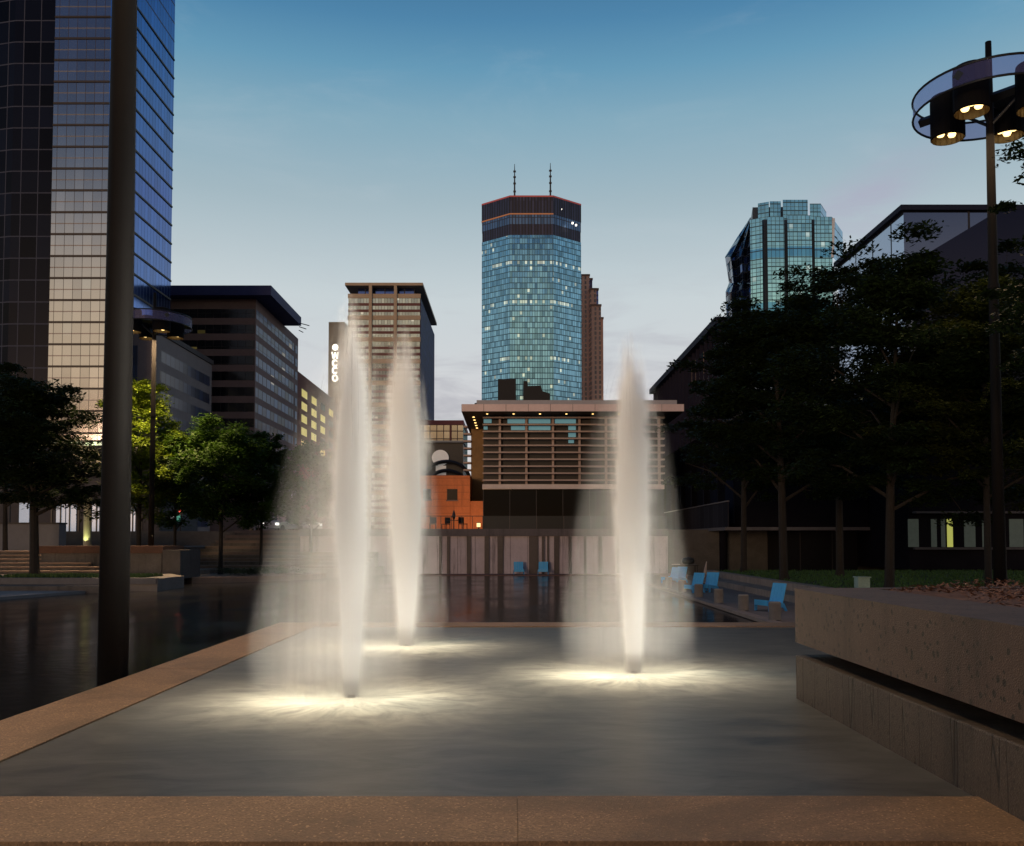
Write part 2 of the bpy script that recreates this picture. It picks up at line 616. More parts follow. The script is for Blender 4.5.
b = MB().box(-12, 12, -8, 4.55, -0.2, 0.72)
struct(b.build('near_paving', M_deck, keep=True))

# ---- planter at the right
planter = thing('planter', 'heavy brown concrete planter with pitted slab and bark mulch beside the basin', 'planter', (4.5, 6, 0))
PX0 = 2.75
poly = [(PX0, 2.2), (9.5, 2.2), (9.5, 9.9), (PX0, 8.78)]
inn = [(PX0 + 0.76, 2.9), (8.9, 2.9), (8.9, 9.55), (PX0 + 0.76, 8.66)]
b = MB()
i = 0
for k in range(4):
    j = (k + 1) % 4
    b.prism([poly[k], poly[j], inn[j], inn[k]], 1.42, 1.94)
sl = b
# one closed ring: weld by building as four mitred pieces
sl.build('slab', M_slab, planter)
MB().prism([(PX0 - 0.01, 2.2), (PX0 + 0.5, 2.2), (PX0 + 0.5, 8.82), (PX0 - 0.01, 8.75)], 0.4, 1.30).build('base_block', M_block, planter, bevel=0.012)
MB().prism([(PX0 + 0.51, 2.25), (9.2, 2.25), (9.2, 9.6), (PX0 + 0.51, 8.6)], 0.4, 1.50).build('core', M_conc_d, planter)


def mulch():
    b = MB()
    r = random.Random(5)
    b.quad(*[(x, y, 1.93) for x, y in inn])
    for _ in range(9000):
        t = r.random() ** 0.8
        y = 3.4 + t * 6.0
        x = PX0 + 0.78 + r.random() * 5.2
        if y > 8.62 + (x - PX0 - 0.76) * 0.165:
            continue
        h = 1.935 + r.random() * 0.05 + 0.05 * math.sin(x * 3.1) * math.sin(y * 2.3)
        L, W, a, t2 = r.uniform(.014, .042), r.uniform(.004, .011), r.random() * 6.3, r.uniform(-.5, .5)
        ca, sa = math.cos(a), math.sin(a)
        dz = math.sin(t2) * L
        b.quad((x - ca * L - sa * W, y - sa * L + ca * W, h - dz), (x - ca * L + sa * W, y - sa * L - ca * W, h - dz - .004),
               (x + ca * L + sa * W, y + sa * L - ca * W, h + dz), (x + ca * L - sa * W, y + sa * L + ca * W, h + dz + .008))
    return b


o = mulch().build('mulch', mat('bark_mulch', (0.105, 0.05, 0.033), 0.9, 0.7, 9), planter)
o['kind'] = 'stuff'

# ================================================================== water jets (volumes of spray inside a lathe of their own outline)


def jet_mat(name, H, lean, core0, core1, W, dcore, dveil, seed, drift):
    m, g = new_mat(name)
    out = g.n('ShaderNodeOutputMaterial')
    tc = g.n('ShaderNodeTexCoord').outputs['Object']
    x, y, z = g.sep(tc)
    t = g.m('DIVIDE', z, H, clamp=True)
    x = g.m('SUBTRACT', x, g.m('MULTIPLY', g.m('MULTIPLY', t, t), lean))
    r2 = g.m('ADD', g.m('MULTIPLY', x, x), g.m('MULTIPLY', y, y))
    up = g.m('SQRT', g.m('SUBTRACT', 1.0, t))
    # ragged, feathered tip
    wob = g.noise(g.comb(g.m('MULTIPLY', x, 9), g.m('ADD', g.m('MULTIPLY', y, 9), seed), g.m('MULTIPLY', z, 1.1)), 1.0, 4, 0.65)
    topf = g.rng(g.m('ADD', t, g.m('MULTIPLY', g.m('SUBTRACT', wob, 0.5), 0.5)), 1.0, 0.70, 0, 1, smooth=True)
    rc = g.m('MULTIPLY', g.rng(t, 0, 0.45, core0, core1), g.rng(up, 0.0, 0.62, 0.35, 1.0))
    S = g.m('ADD', g.m('MULTIPLY', up, W), 0.03)
    xv = g.m('ADD', x, g.m('MULTIPLY', g.m('SUBTRACT', 1, t), drift))
    rv2 = g.m('ADD', g.m('MULTIPLY', xv, xv), g.m('MULTIPLY', y, y))
    edge = g.m('SUBTRACT', 1, g.m('DIVIDE', rv2, g.m('MULTIPLY', S, S)), clamp=True)
    st2 = g.noise(g.comb(g.m('MULTIPLY', x, 17), g.m('ADD', g.m('MULTIPLY', y, 17), seed), g.m('MULTIPLY', z, 0.8)), 1.0, 4, 0.65)
    # the rising column sways and breaks up with height
    wx = g.m('MULTIPLY', g.m('SUBTRACT', g.noise(g.comb(float(seed), 0, g.m('MULTIPLY', z, 1.5)), 1.0, 4, 0.7), 0.5), g.m('MULTIPLY', t, 0.30))
    lump = g.noise(g.comb(g.m('MULTIPLY', x, 8), g.m('ADD', g.m('MULTIPLY', y, 8), seed * 2), g.m('MULTIPLY', z, 2.6)), 1.0, 5, 0.7)
    xc = g.m('ADD', x, wx)
    r2 = g.m('ADD', g.m('MULTIPLY', xc, xc), g.m('MULTIPLY', y, y))
    rc = g.m('MULTIPLY', rc, g.m('ADD', 1.0, g.m('MULTIPLY', g.m('SUBTRACT', lump, 0.5), g.m('MULTIPLY', t, 2.2))))
    core = g.m('EXPONENT', g.m('MULTIPLY', g.m('DIVIDE', r2, g.m('MULTIPLY', rc, rc)), -1.0))
    core = g.m('MULTIPLY', g.m('MULTIPLY', core, dcore), g.m('MULTIPLY', g.rng(t, 0, 1, 1.0, 0.45), g.rng(st2, 0.3, 0.7, 0.3, 1.7)))
    core = g.m('MULTIPLY', core, g.rng(edge, 0, 0.35, 0, 1, smooth=True))
    st = g.noise(g.comb(g.m('MULTIPLY', x, 13), g.m('ADD', g.m('MULTIPLY', y, 13), seed * 3), g.m('MULTIPLY', z, 0.40)), 1.0, 5, 0.75)
    veil = g.m('MULTIPLY', g.m('POWER', edge, 2.6), g.m('MULTIPLY', dveil, g.rng(t, 0.0, 0.9, 1.0, 0.45)))
    veil = g.m('MULTIPLY', veil, g.rng(st, 0.38, 0.66, 0.15, 1.7))
    den = g.m('MULTIPLY', g.m('ADD', core, veil), topf)
    vol = g.n('ShaderNodeVolumeScatter')
    vol.inputs['Color'].default_value = (0.995, 0.985, 0.96, 1)
    vol.inputs['Anisotropy'].default_value = 0.1
    g.put(vol.inputs['Density'], den)
    g.put(out.inputs['Volume'], vol.outputs[0])
    m.cycles.volume_step_rate = 0.15
    return m


def strand_mat():
    m, g = new_mat('falling_water')
    out = g.n('ShaderNodeOutputMaterial')
    d = g.n('ShaderNodeBsdfDiffuse')
    d.inputs[0].default_value = (0.85, 0.85, 0.83, 1)
    tl = g.n('ShaderNodeBsdfTranslucent')
    tl.inputs[0].default_value = (0.85, 0.85, 0.83, 1)
    a = g.n('ShaderNodeMixShader')
    a.inputs[0].default_value = 0.5
    g.put(a.inputs[1], d.outputs[0])
    g.put(a.inputs[2], tl.outputs[0])
    tr = g.n('ShaderNodeBsdfTransparent')
    mx = g.n('ShaderNodeMixShader')
    mx.inputs[0].default_value = 0.06
    g.put(mx.inputs[1], tr.outputs[0])
    g.put(mx.inputs[2], a.outputs[0])
    g.put(out.inputs[0], mx.outputs[0])
    return m


M_strand = strand_mat()
M_nozzle = mat('nozzle_bronze', (0.05, 0.04, 0.03), 0.4, metal=0.8)
M_lens = mat('pool_lens', (0.9, 0.8, 0.5), 0.3, 0, emit=(1, 0.84, 0.5), estr=2)


PJ, PG = 8.6, 0.62


def jet(idx, label, H, lean, core0, core1, W, dcore, dveil, power, drift):
    jx, jy = JETS[idx]
    t = thing('water_jet', label, 'fountain jet', (jx, jy, WZ), 'jets of the fountain')
    b = MB()
    N = 26
    n = 28
    for k in range(N + 1):
        q = 1 - (1 - k / N) ** 1.6
        rr = W * math.sqrt(max(0, 1 - q)) + 0.03
        for j in range(n):
            a = 2 * math.pi * j / n
            b.v.append(Vector((jx + lean * q * q - drift * (1 - q) + rr * math.cos(a), jy + rr * math.sin(a), WZ + 0.004 + H * q)))
    for k in range(N):
        for j in range(n):
            p = (j + 1) % n
            b.f.append((k * n + j, k * n + p, (k + 1) * n + p, (k + 1) * n + j))
    b.f.append(tuple(reversed(range(n))))
    b.f.append(tuple(N * n + j for j in range(n)))
    b.build('spray', jet_mat('spray_%d' % idx, H, lean, core0, core1, W, dcore, dveil, idx * 4.7 + 1, drift), t, smooth=True)
    # strings of water: rising in the core, falling all round it
    r = random.Random(70 + idx)
    b = MB()
    for k in range(300):
        a = r.random() * 6.283
        rise = k < 240
        if rise:
            z0 = H * r.uniform(0.05, 0.80)
            z1 = min(H * 1.0, z0 + r.uniform(0.3, 0.9))
            q = abs(r.gauss(0, 1)) * core1 * 0.62
            pts = []
            for f in (0, .33, .66, 1):
                zz = z0 + (z1 - z0) * f
                u = zz / H
                rr = q * min(1, 0.35 + u * 1.5) * (1 - 0.6 * max(0, u - .7) / .3)
                pts.append((jx + lean * u * u + rr * math.cos(a), jy + rr * math.sin(a), WZ + zz))
            w = r.uniform(.002, .0045)
        else:
            ztop = H * r.uniform(0.75, 0.97)
            end = W * (0.25 + 0.72 * r.random() ** 0.7)
            f0 = r.uniform(0.05, 0.45)
            f1 = min(1.0, f0 + r.uniform(0.08, 0.3))
            pts = []
            for f in (0, .33, .66, 1):
                q = f0 + (f1 - f0) * f
                zz = ztop * (1 - q * q)
                rr = 0.05 + (end - 0.05) * q
                u = min(1, zz / H)
                rr = min(rr, W * math.sqrt(1 - u) * 0.75)
                pts.append((jx + lean * u * u + rr * math.cos(a), jy + rr * math.sin(a), WZ + 0.01 + zz))
            w = r.uniform(.0012, .0036)
        b.tube(pts, [w * .3, w, w, w * .3], 3)
    o = b.build('water_strings', M_strand, t)
    o['kind'] = 'stuff'
    MB().lathe([(0.05, WZ - 0.3), (0.05, WZ - 0.02), (0.035, WZ + 0.03)], 12, (jx, jy)).build('nozzle', M_nozzle, t)
    for k, (ox, oy) in enumerate(((-0.85, -0.50), (0.62, 0.8), (0.85, -0.6))):
        MB().lathe([(0.12, WZ - 1.2), (0.12, WZ - 1.05), (0.10, WZ - 1.04)], 14, (jx + ox * 0.6, jy + oy * 0.6)).build('pool_lamp', M_lens, t)
        # lamp washing the jet from the water line
        L = bpy.data.lights.new('pool_lamp_beam', 'SPOT')
        L.energy, L.color, L.spot_size, L.spot_blend, L.shadow_soft_size = power * PJ, (1.0, 0.92, 0.75), R(102), 0.6, 0.09
        lo = bpy.data.objects.new('pool_lamp_beam', L)
        sc.collection.objects.link(lo)
        lo.parent = t
        lo.location = (ox, oy, 0.12)
        lo.rotation_euler = Vector((ox, oy, -1.35)).to_track_quat('Z', 'Y').to_euler()
    for k, (ox, oy, w) in enumerate(((-0.62, -0.20, 1.0), (0.05, -0.35, 0.5), (0.65, -0.05, 0.55))):
        U = bpy.data.lights.new('pool_glow', 'POINT')
        U.energy, U.color, U.shadow_soft_size = power * PG * w, (1.0, 0.92, 0.72), 0.3
        uo = bpy.data.objects.new('pool_glow', U)
        sc.collection.objects.link(uo)
        uo.parent = t
        uo.location = (ox, oy, -0.80)
    return t


jet(0, 'front left water jet with the widest veil of falling spray', 3.95, -0.03, 0.046, 0.108, 0.97, 95, 1.2, 156, 0.14)
jet(1, 'slim yellowish water jet standing behind the wider left jet', 4.7, -0.08, 0.066, 0.165, 0.74, 66, 0.5, 125, 0.05)
jet(2, 'right water jet standing alone before the louvred hall', 3.95, -0.05, 0.052, 0.122, 0.88, 90, 0.9, 168, 0.10)


# ================================================================== mast lamps
M_mast = mat('mast_paint', (0.006, 0.0052, 0.0055), 0.7, 0.2, 3, spec=0.15)
M_lampglow = mat('lamp_lens', (0.9, 0.7, 0.35), 0.3, 0, emit=(1.0, 0.66, 0.24), estr=3.6)
M_lamprim = mat('lamp_inside', (0.05, 0.03, 0.012), 0.4, 0.2, emit=(1.0, 0.55, 0.12), estr=0.0)


def band_mat():
    m, g = new_mat('lamp_band_glass')
    out = g.n('ShaderNodeOutputMaterial')
    b = g.n('ShaderNodeBsdfPrincipled')
    b.inputs['Base Color'].default_value = (0.10, 0.11, 0.33, 1)
    b.inputs['Roughness'].default_value = 0.35
    t = g.n('ShaderNodeBsdfTransparent')
    t.inputs[0].default_value = (0.62, 0.62, 0.86, 1)
    mx = g.n('ShaderNodeMixShader')
    mx.inputs[0].default_value = 0.38
    g.put(mx.inputs[1], t.outputs[0])
    g.put(mx.inputs[2], b.outputs[0])
    g.put(out.inputs[0], mx.outputs[0])
    return m


LAMP_E = 1000.0


def make_lamp(label, loc, H, power=LAMP_E):
    """a 15 m mast with a hooped head of four drum lamps; H is the height of the hoop above the base"""
    t = thing('mast_lamp', label, 'street lamp', loc, 'mast lamps around the plaza')
    L = Vector(loc)
    def at(b):
        b.v = [p + L for p in b.v]
        return b
    rb = 0.17
    at(MB().tube([(0, 0, 0), (0, 0, H * 0.5), (0, 0, H - 1.0), (0, 0, H + 1.75)], [rb, rb * 0.84, rb * 0.66, rb * 0.5], 16)).build('pole', M_mast, t, smooth=True)
    at(MB().lathe([(0.34, 0), (0.34, 0.05), (0.22, 0.09), (0.2, 0.3)], 16)).build('base_plate', M_mast, t)
    at(MB().lathe([(rb * 0.95, H * 0.62), (rb * 0.95, H * 0.62 + 0.12)], 12)).build('collar', M_mast, t)
    hoop = MB().ring(2.07, 0.034, H - 0.28).ring(2.07, 0.034, H + 0.28)
    at(hoop).build('hoop', M_black, t)
    bd = MB()
    n = 48
    for j in range(n):
        a0, a1 = 2 * math.pi * j / n, 2 * math.pi * (j + 1) / n
        bd.quad((2.06 * math.cos(a0), 2.06 * math.sin(a0), H - 0.26), (2.06 * math.cos(a1), 2.06 * math.sin(a1), H - 0.26),
                (2.06 * math.cos(a1), 2.06 * math.sin(a1), H + 0.26), (2.06 * math.cos(a0), 2.06 * math.sin(a0), H + 0.26))
    at(bd).build('band', bm_, t)
    for k in range(4):
        a = R(-140 + 90 * k)
        ca, sa = math.cos(a), math.sin(a)
        arm = MB().tube([(0.05 * ca, 0.05 * sa, H + 0.05), (2.06 * ca, 2.06 * sa, H + 0.05)], 0.15, 4)
        arm.tube([(0.05 * ca, 0.05 * sa, H - 0.75), (1.0 * ca, 1.0 * sa, H + 0.0)], 0.05, 6)
        at(arm).build('arm', M_black, t)
        c = (1.22 * ca, 1.22 * sa)
        prof = [(0.30, H + 0.62), (0.47, H + 0.55), (0.49, H + 0.4), (0.49, H - 0.72), (0.465, H - 0.75)]
        dr = MB().lathe([(r_, z_) for r_, z_ in reversed(prof)], 20, c, closed=False)
        q = MB().lathe([(0.30, H + 0.62), (0.02, H + 0.66)], 20, c, closed=False)
        i = len(dr.v)
        dr.v += q.v
        dr.f += [tuple(x + i for x in f) for f in q.f]
        d = at(dr).build('lamp_drum', mat('drum_black', (0.005, 0.005, 0.006), 0.8, 0, spec=0.1), t)
        at(MB().lathe([(0.46, H - 0.745), (0.44, H - 0.35), (0.05, H - 0.34)], 20, c, closed=False)).build('reflector', M_lamprim, d)
        le = MB()
        for q_ in range(3):
            b_ = a + R(120 * q_ + 20)
            le.lathe([(0.02, H - 0.60), (0.09, H - 0.62), (0.12, H - 0.56), (0.09, H - 0.48)], 10, (c[0] + 0.2 * math.cos(b_), c[1] + 0.2 * math.sin(b_)))
        at(le).build('bulb', M_lampglow, d)
    # the light the four drums throw down
    s = bpy.data.lights.new('mast_lamp_beam', 'SPOT')
    s.energy, s.color, s.spot_size, s.spot_blend, s.shadow_soft_size = power, (1.0, 0.66, 0.34), R(120), 0.8, 1.2
    so = bpy.data.objects.new('mast_lamp_beam', s)
    sc.collection.objects.link(so)
    so.parent = t
    so.location = (0, 0, H - 1.0)
    return t


bm_ = band_mat()
rl = P(999, 541, 26.0)
make_lamp('mast lamp rising behind the mulch planter, its drum lamps lit inside a glass hoop', (rl.x, 26.0, 0.62), 14.75)
ll = P(151, 541, 52.0)
make_lamp('smaller lit mast lamp beside the yellow lit tree at the left terrace', (ll.x, 52.0, 0.63), 14.5, 15000)
nl = P(110, 684, 10.3)
make_lamp('thick dark mast in the pool right against the left basin rim', (nl.x + 0.03, 10.3, -0.3), 15.5, 5000)


# ================================================================== sky line
def part(b, name, m, parent, **k):
    return b.build(name, m, parent, **k)


# ---- tall glass tower at the left
d0, d1 = 160.0, 189.5
xr = X(108.5, d0, 250)
ZT = 150
t = thing('glass_tower', 'tall blue glass office tower behind the dark mast, one front bay catching the pale sky', 'tower', (xr - 20, d0, ZS))
FH = 4.0
vz = Z(301 + 22.6 * 0.0, d0)
GT = dict(cw=1.65, ch=FH, v0=vz % FH, subv=2)
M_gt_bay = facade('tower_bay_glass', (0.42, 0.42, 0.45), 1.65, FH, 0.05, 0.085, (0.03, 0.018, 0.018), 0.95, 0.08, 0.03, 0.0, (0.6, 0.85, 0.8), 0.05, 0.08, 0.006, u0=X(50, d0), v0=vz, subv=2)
M_gt_dark = facade('tower_dark_reflection', (0.006, 0.009, 0.022), 3.1, FH, 0.05, 0.05, (0.07, 0.08, 0.12), 0.0, 0.25, 0.02, 0, (1, 0.75, 0.4), 0.05, 0.5, 0.006, u0=X(45.5, d0), v0=vz, spec=0.08)  # reflection of a dark neighbouring building put into the base colour
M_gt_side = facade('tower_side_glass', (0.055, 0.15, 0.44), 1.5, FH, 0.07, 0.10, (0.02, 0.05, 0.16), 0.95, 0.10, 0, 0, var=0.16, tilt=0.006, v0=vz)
xb0, xb1 = X(50.5, d0, 250), X(106.5, d0, 250)
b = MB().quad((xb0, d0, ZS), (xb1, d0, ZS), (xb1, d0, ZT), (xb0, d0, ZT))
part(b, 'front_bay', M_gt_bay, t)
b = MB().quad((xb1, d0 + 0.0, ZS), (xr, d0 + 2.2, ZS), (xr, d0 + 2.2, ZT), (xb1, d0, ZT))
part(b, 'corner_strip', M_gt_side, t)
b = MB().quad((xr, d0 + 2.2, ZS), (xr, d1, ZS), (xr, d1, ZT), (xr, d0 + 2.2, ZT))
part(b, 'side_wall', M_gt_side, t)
xl0 = X(7, d0, 250)
b = MB().quad((xl0, d0 + 1.0, ZS), (xb0, d0 + 1.0, ZS), (xb0, d0 + 1.0, ZT), (xl0, d0 + 1.0, ZT))
b.quad((xb0, d0 + 1.0, ZS), (xb0, d0, ZS), (xb0, d0, ZT), (xb0, d0 + 1.0, ZT))
part(b, 'dark_wall', M_gt_dark, t)
b = MB().quad((xl0 - 30, d0 + 8, ZS), (xl0, d0 + 1.0, ZS), (xl0, d0 + 1.0, ZT), (xl0 - 30, d0 + 8, ZT))
part(b, 'wing_wall', M_gt_dark, t)
b = MB().prism([(xl0 - 30, d0 + 8.1), (xl0, d0 + 1.1), (xb1, d0 + 1.1), (xr - 0.05, d0 + 2.4), (xr - 0.05, d1), (xl0 - 30, d1)], ZS, ZT + 0.2)
part(b, 'core', M_black, t)
# projecting dark sill at each floor of the bay and the side
M_sill = mat('tower_sill', (0.02, 0.014, 0.016), 0.5, 0.1)
z = vz - 10 * FH
for k in range(28):
    zz = vz + (k - 9) * FH
    if zz < ZS + 1 or zz > 108:
        continue
    bb = MB().box(xb0, xb1, d0 - 0.14, d0 - 0.004, zz, zz + 0.34)
    part(bb, 'floor_sill', M_sill, t)
    part(MB().box(xr + 0.004, xr + 0.16, d0 + 2.2, d1, zz, zz + 0.36), 'floor_sill', M_sill, t)

# ---- low annex in front of it
da, db_ = 171.0, 205.0
xa = X(152, da, 380)
t = thing('office_annex', 'low grey office block with ribbon windows between glass tower and brown block', 'office building', (xa - 6, da, ZS))
zt = Z(330, da)
M_pale = mat('annex_panel', (0.17, 0.15, 0.155), 0.8, 0.15, 0.3)
M_rib = facade('ribbon_glass', (0.015, 0.03, 0.075), 2.4, 4.0, 0.08, 0.02, (0.03, 0.03, 0.04), 0.0, 0.3, 0.03, 0, (1, 0.8, 0.5), 0.15, 0.4, 0.02)
part(MB().box(X(130, da, 400), xa, da, db_, ZS, zt), 'wall', M_pale, t)
k = 0
zz = zt - 4.2
while zz > ZS + 3:
    part(MB().box(xa - 0.2, xa + 0.03, da + 4, db_ - 1.5, zz - 1.1, zz + 1.1), 'window_band', M_rib, t)
    zz -= 4.0
part(MB().box(X(127, da), xa + 0.3, da - 0.3, db_ + 0.3, zt - 0.02, zt + 1.0), 'parapet', mat('annex_parapet', (0.04, 0.035, 0.04), 0.7), t)
part(MB().box(X(128, da, 400), X(137, da, 400), da - 0.12, da - 0.01, ZS + 2, zt - 3), 'window_band', M_rib, t)

# ---- brown banded block
dB0, dB1 = 210.0, 252.0
xB = X(255, dB0, 380)
xB0 = X(165, dB0, 380)
ztop, zf = Z(289, dB0), Z(298.5, dB0)
t = thing('banded_office_block', 'brown office block with dark ribbon windows and deep overhanging blue roof fascia', 'office building', (xB - 10, dB0, ZS))
M_brown = mat('brown_precast', (0.17, 0.115, 0.11), 0.8, 0.15, 0.25)
part(MB().box(xB0, xB, dB0, dB1, ZS, zf - 0.1), 'wall', M_brown, t)
M_dkwin = facade('dark_ribbon', (0.008, 0.008, 0.012), 1.9, 4.0, 0.05, 0.02, (0.02, 0.015, 0.015), 0.0, 0.15, 0.06, 0.0, (0.9, 0.7, 0.2), 0.07, 0.5, 0.01)
M_blwin = facade('blue_ribbon', (0.03, 0.075, 0.19), 3.6, 4.0, 0.13, 0.02, (0.03, 0.025, 0.03), 0.0, 0.3, 0.06, 0.0, (0.9, 0.75, 0.5), 0.25, 0.7, 0.03, v0=0, spec=0.35)
pit = 15.85 * dB0 / 900
z0 = Z(313.5, dB0)
for k in range(12):
    zc = z0 - k * pit
    if zc < ZS + 3:
        break
    hh = pit * 0.285
    part(MB().box(xB0 + 0.5, xB - 0.15, dB0 - 0.02, dB0 + 0.5, zc - hh, zc + hh), 'window_band', M_dkwin, t)
    part(MB().box(xB - 0.5, xB + 0.03, dB0 + 0.4, dB1 - 5.0, zc - hh, zc + hh), 'window_band', M_blwin, t)
    part(MB().box(xB - 0.5, xB + 0.03, dB1 - 3.6, dB1 - 0.8, zc - hh, zc + hh), 'window_band', M_blwin, t)
xo = X(271, dB0 - 3, 292)
M_fascia = mat('roof_fascia', (0.030, 0.040, 0.13), 0.6, 0.2, 0.2, spec=0.2)
roof = part(MB().box(xB0 - 12, xo, dB0 - 3, dB1 - 15, zf, ztop), 'roof', M_fascia, t)
part(MB().box(xB0 - 5, xB - 4, dB0 + 6, dB1 - 4, zf - 4.0, zf - 0.11), 'top_storey', M_black, t)
b = MB()
for q in range(3):
    b.tube([(xo - 0.2, dB1 - 16.5 - q * 0.1, zf + 0.4 - q * 1.0), (xo + 2.4 - q * 0.8, dB1 - 16, zf - 0.2 - q * 0.9)], 0.12, 5)
part(b, 'bracket', M_black, t)

# ---- small brick block with lit windows behind it
dC0, dC1 = 256.0, 325.0
xC = X(297.5, dC0, 400)
t = thing('brick_office_block', 'dark red brick block with rows of yellow lit windows behind left jet', 'office building', (xC - 5, dC0, ZS))
M_brick = mat('dark_red_brick', (0.16, 0.06, 0.045), 0.85, 0.25, 0.4)
zc_ = Z(371, dC0)
part(MB().box(xC - 14, xC, dC0, dC1, ZS, zc_), 'wall', M_brick, t)
M_litwin = mat('lit_window', (0.3, 0.25, 0.1), 0.3, 0.2, 0.5, emit=(1.0, 0.78, 0.16), estr=0.42)
M_unlit = mat('unlit_window', (0.02, 0.02, 0.03), 0.15, 0.2)
for r_ in range(6):
    zz = Z(394 + r_ * 12.6, dC0 + 8)
    for c_ in range(5):
        y = dC0 + 5 + c_ * 13
        lit = (c_ < 2 and r_ < 4) or rnd.random() < 0.25
        part(MB().box(xC - 0.3, xC + 0.04, y, y + 7, zz - 1.1, zz + 1.1), 'window', M_litwin if lit else M_unlit, t)

# ---- ribbed beige tower
dD0, dD1 = 450.0, 531.0
xD0, xD = X(347.5, dD0, 350), X(420.5, dD0, 350)
t = thing('ribbed_tower', 'beige tower with two brown vertical ribs and banded floors behind the left jets', 'tower', ((xD0 + xD) / 2, dD0, ZS))
ztD = Z(283.5, dD0)
M_beige = mat('beige_precast', (0.46, 0.36, 0.26), 0.75, 0.12, 0.1)
M_rust = mat('rust_spandrel', (0.13, 0.035, 0.035), 0.6, 0.2, 0.1)
M_rglass = facade('pale_floor_glass', (0.36, 0.40, 0.40), 1.5, 3.6, 0.12, 0.03, (0.2, 0.18, 0.16), 0.85, 0.15, 0.03, 0, (1, 0.9, 0.7), 0.3, 0.25, 0.02)
M_rside = facade('blue_grid_side', (0.012, 0.028, 0.13), 3.0, 3.7, 0.28, 0.30, (0.05, 0.06, 0.16), 0.0, 0.5, 0, 0, var=0.5, tilt=0.0, spec=0.15)
zr = Z(298, dD0)
part(MB().box(xD0 + 1, xD - 0.02, dD0 + 0.6, dD1, ZS, zr), 'core', mat('dark_core', (0.05, 0.05, 0.07), 0.6), t)
b = MB().quad((xD, dD0 + 0.2, ZS), (xD, dD1, ZS), (xD, dD1, zr), (xD, dD0 + 0.2, zr))
part(b, 'side_wall', M_rside, t)
pD = 22.1 * dD0 / 900
zz = Z(296.0, dD0)
k = 0
while zz > ZS + 12 and k < 12:
    part(MB().box(xD0, xD, dD0 - 0.2, dD0 + 0.6, zz - 1.1, zz + 1.1), 'spandrel', M_beige, t)
    part(MB().box(xD0 + 0.3, xD - 0.3, dD0 + 0.1, dD0 + 0.6, zz - pD + 1.12, zz - 1.12), 'window_band', M_rglass, t)
    for q in (0.40, 0.69):
        part(MB().box(xD0 + 0.2, xD - 0.2, dD0 - 0.0, dD0 + 0.6, zz - pD * q - 0.55, zz - pD * q + 0.75), 'rust_band', M_rust, t)
    zz -= pD
    k += 1
for px in (370.5, 395.5):
    xx = X(px, dD0, 340)
    part(MB().box(xx - 0.75, xx + 0.75, dD0 - 1.4, dD0 + 0.5, ZS, ztD - 1.2), 'rib', M_beige, t)
part(MB().box(X(345.5, dD0, 284), xD + 1.2, dD0 - 1.5, dD1 + 2, ztD - 1.4, ztD), 'roof', M_beige, t)
part(MB().box(xD0 + 4.5, xD - 3.5, dD0 + 4, dD1 - 4, zr, ztD - 1.45), 'recessed_top_storey', facade('recess_glass', (0.06, 0.10, 0.30), 5, 8, 0.1, 0.02, (0.01, 0.01, 0.02), 0.8, 0.1), t)

# ---- slim pale slab carrying the lit vertical sign
dE = 330.0
xE0, xE1 = X(328.5, dE, 350), X(344.5, dE, 350)
t = thing('pale_slab_building', 'slim pale building carrying a white vertical lit sign left of the ribbed tower', 'building', ((xE0 + xE1) / 2, dE, ZS))
zE = Z(322, dE)
part(MB().box(xE0, xE1, dE, dE + 14, ZS, zE), 'wall', mat('pale_tan_panel', (0.42, 0.36, 0.26), 0.8, 0.12, 0.15), t)
M_sign = mat('lit_sign_letter', (0.9, 0.9, 0.85), 0.4, 0, emit=(1.0, 0.95, 0.85), estr=1.5)


def stroke_letter(pts, w, cx, cz, s, y):
    b = MB()
    for line in pts:
        for (x0, z0_), (x1, z1_) in zip(line[:-1], line[1:]):
            dx, dz = x1 - x0, z1_ - z0_
            L = math.hypot(dx, dz) or 1
            nx, nz = -dz / L * w / 2, dx / L * w / 2
            ex, ez = dx / L * w * 0.4, dz / L * w * 0.4
            q = [(x0 - ex + nx, z0_ - ez + nz), (x0 - ex - nx, z0_ - ez - nz), (x1 + ex - nx, z1_ + ez - nz), (x1 + ex + nx, z1_ + ez + nz)]
            b.extrude_profile([(0, 0)] * 0 or [(cx + s * qx, cz + s * qz) for qx, qz in q], 'y', y - 0.35, y - 0.02)
    return b


def arc(a0, a1, rx=0.42, rz=0.5, n=9):
    return [(rx * math.cos(R(a0 + (a1 - a0) * k / n)), rz * math.sin(R(a0 + (a1 - a0) * k / n))) for k in range(n + 1)]


sxc = X(335.2, dE, 365)
sg = 7.2 * dE / 900
glyphs = [('emblem', [arc(0, 360, 0.40, 0.42), [(-0.2, 0.16), (0.2, 0.16)], [(-0.2, -0.05), (0.2, -0.05)]], 347.5),
          ('letter', [[(-0.55, 0.5), (-0.28, -0.5), (0, 0.4), (0.28, -0.5), (0.55, 0.5)]], 355.5),
          ('letter', [arc(45, 315)], 363.2), ('letter', [arc(45, 315)], 370.5), ('letter', [arc(0, 360)], 378.2)]
sgn = part(MB().box(sxc - 1.9, sxc + 1.9, dE - 0.018, dE - 0.004, Z(383, dE), Z(342, dE)), 'sign', mat('sign_backing', (0.36, 0.31, 0.24), 0.8, 0.1), t)
for nm, pts, py in glyphs:
    stroke_letter(pts, 0.19, sxc, Z(py, dE), sg * 0.80, dE - 0.02).build(nm, M_sign, sgn)

